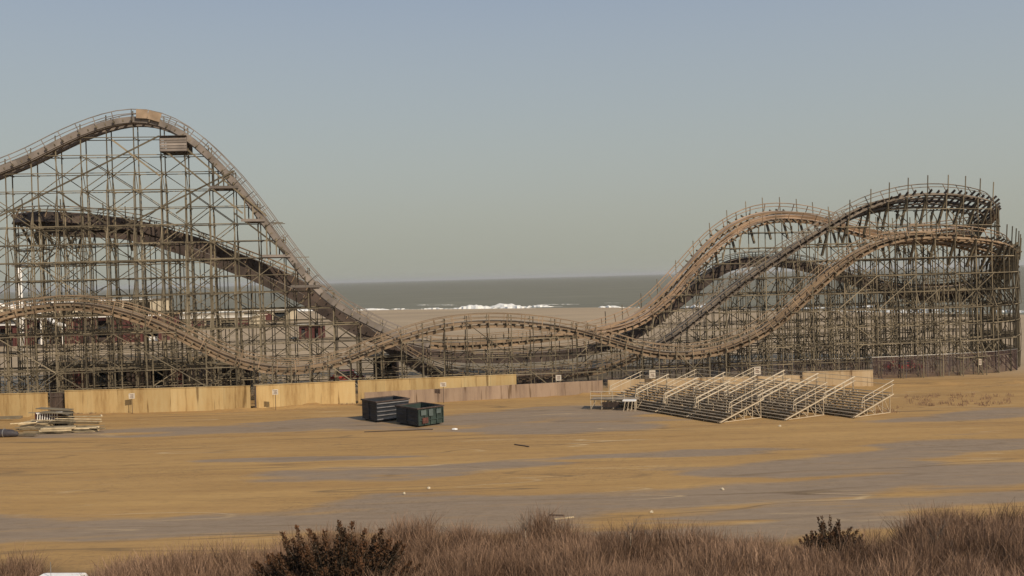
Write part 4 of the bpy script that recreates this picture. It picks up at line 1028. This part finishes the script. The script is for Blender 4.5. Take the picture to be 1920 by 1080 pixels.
def leafy(name, p, Rx, Ry, Hh, nleaf, m, label, cat, spikes=14, seed=1, leaf=.07):
    rg = np.random.default_rng(seed); r = empty(name, (p.x, p.y, 0), 0, label, cat)
    # lobes: upward pointing branch tips
    cen = []; 
    for k in range(spikes):
        a = rg.uniform(0, 2 * math.pi); q = math.sqrt(rg.random()); x_, y_ = Rx * q * math.cos(a), Ry * q * math.sin(a)
        cen.append((x_, y_, Hh * (1 - .5 * q ** 2.5) * rg.choice((rg.uniform(.6, .85), rg.uniform(.8, 1.06)))))
    Vs = []; Ts = []
    per = nleaf // spikes
    for (x_, y_, h_) in cen:
        t_ = rg.random(per) ** .75; rad = (.03 + .62 * (1 - t_) ** 1.3) * min(Rx, Ry); a = rg.uniform(0, 2 * math.pi, per); q = np.sqrt(rg.random(per))
        P = np.stack([x_ * (.35 + .65 * t_) + rad * q * np.cos(a), y_ * (.35 + .65 * t_) + rad * q * np.sin(a), h_ * (.08 + .92 * t_)], 1)
        d1 = rg.normal(0, 1, (per, 3)); d1[:, 2] += 1.2; d1 /= np.linalg.norm(d1, axis=1, keepdims=True); d2 = np.cross(d1, rg.normal(0, 1, (per, 3))); d2 /= np.linalg.norm(d2, axis=1, keepdims=True)
        s = leaf * rg.uniform(.6, 1.5, (per, 1))
        Vs.append(np.stack([P - d2 * s * .4, P + d1 * s * .2 + d2 * s * .4, P + d1 * s * 1.7, P + d1 * s * .8 - d2 * s * .5], 1).reshape(-1, 3))
        Ts.append(np.clip(rg.normal(.02, .13, per) + .5 * t_ ** 5 + .12 * rg.normal(), 0, 1))
    V = np.concatenate(Vs); T = np.concatenate(Ts); Fq = np.arange(len(V)).reshape(-1, 4)
    mesh_np('crown', V, Fq, m, r, tone=T)
    B = Beams(); B.tube([(0, 0, -.1), (.05, 0, Hh * .3), (0, .05, Hh * .6)], [.12, .08, .03], 8)
    for (x_, y_, h_) in cen: B.tube([(0, 0, Hh * .08), (x_ * .4, y_ * .4, h_ * .4), (x_, y_, h_ * .93)], [.05, .03, .01], 5)
    B.build('trunk', M['bark'], r); return r
pc = gr(632, 1072, 1.6)
leafy('cedar_bush', Vector((atY(632, 1060, 37.0).x, 37.0, 0)), 3.5, 1.9, 4.0, 80000, M['cedar'], 'dark rusty tipped cedar bush at the bottom, left of centre', 'bush', 170, 3, .055)
q = gr(1578, 1000, 2.0); leafy('evergreen_bush', Vector((q.x, 42.4, 0)), 1.75, 1.0, 2.3, 20000, M['cedar'], 'small dark evergreen bush in the thicket at right', 'bush', 90, 6, .045)
q = gr(1345, 1010, 2.0); 
# bare saplings
def sapling(px_, Yd, Hh, label, seed):
    rg = random.Random(seed); p = atY(px_, 1040, Yd); r = empty('bare_sapling', (p.x, Yd, 0), 0, label, 'sapling', 'bare saplings in the thicket')
    pts_ = [(0, 0, 0)]
    for k in range(1, 7): pts_.append((pts_[-1][0] + rg.uniform(-.08, .06), rg.uniform(-.05, .05), Hh * .75 * k / 6))
    B = Beams(); B.tube(pts_, [.035, .03, .026, .022, .018, .014, .01], 6); B.build('trunk', M['alu_dark'] if False else M['cream'], r)
    B = Beams()
    for k in range(26):
        j = rg.randint(3, 6); a = Vector(pts_[j]); an = rg.uniform(0, 6.28); le = rg.uniform(.25, .7)
        c = a + Vector((math.cos(an) * le * .6, math.sin(an) * le * .6, le)); B.tube([a, (a + c) / 2 + Vector((0, 0, -.04)), c], [.01, .007, .003], 4)
        for _ in range(3):
            f = a.lerp(c, rg.uniform(.4, .9)); B.tube([f, f + Vector((rg.uniform(-.18, .18), rg.uniform(-.18, .18), rg.uniform(.1, .3)))], [.006, .002], 3)
    B.build('crown', M['bark'], r)
sapling(1187, 40.0, 3.3, 'pale stemmed bare sapling in the thicket, right of centre', 1)
sapling(985, 42.0, 2.9, 'thin bare sapling in the thicket just right of mid picture', 2)
sapling(1755, 39.5, 2.9, 'bare sapling in the thicket near the bottom right', 5)
# tufts of beach grass right of the bleachers
Vt = []; rg = np.random.default_rng(4)
for (x0, x1, y0, y1, n_) in ((1695, 1900, 740, 762, 90), (1640, 1700, 757, 775, 14), (200, 900, 770, 782, 220)):
    for _ in range(n_):
        p = gr(rg.uniform(x0, x1), rg.uniform(y0, y1))
        if x0 < 300: 
            p = Vector(W2).lerp(Vector(W5), rg.random()); p.y -= rg.uniform(.15, .5)
        for j in range(8):
            a = rg.uniform(0, 6.28); h_ = rg.uniform(.12, .34) * (.6 if x0 < 300 else 1); s = .02; bx0 = p.x + rg.normal(0, .15); by0 = p.y + rg.normal(0, .1)
            Vt += [(bx0 - s, by0, 0), (bx0 + s, by0, 0), (bx0 + math.cos(a) * .12 + s * .3, by0, h_), (bx0 + math.cos(a) * .12 - s * .3, by0, h_)]
Vt = np.array(Vt); o = mesh_np('beach_grass', Vt, np.arange(len(Vt)).reshape(-1, 4), M['reed'], tone=rg.uniform(0, .5, len(Vt) // 4))
tag(o, 'sparse dry grass tufts on the sand right of the bleachers and along the wall foot', 'grass', kind='stuff')
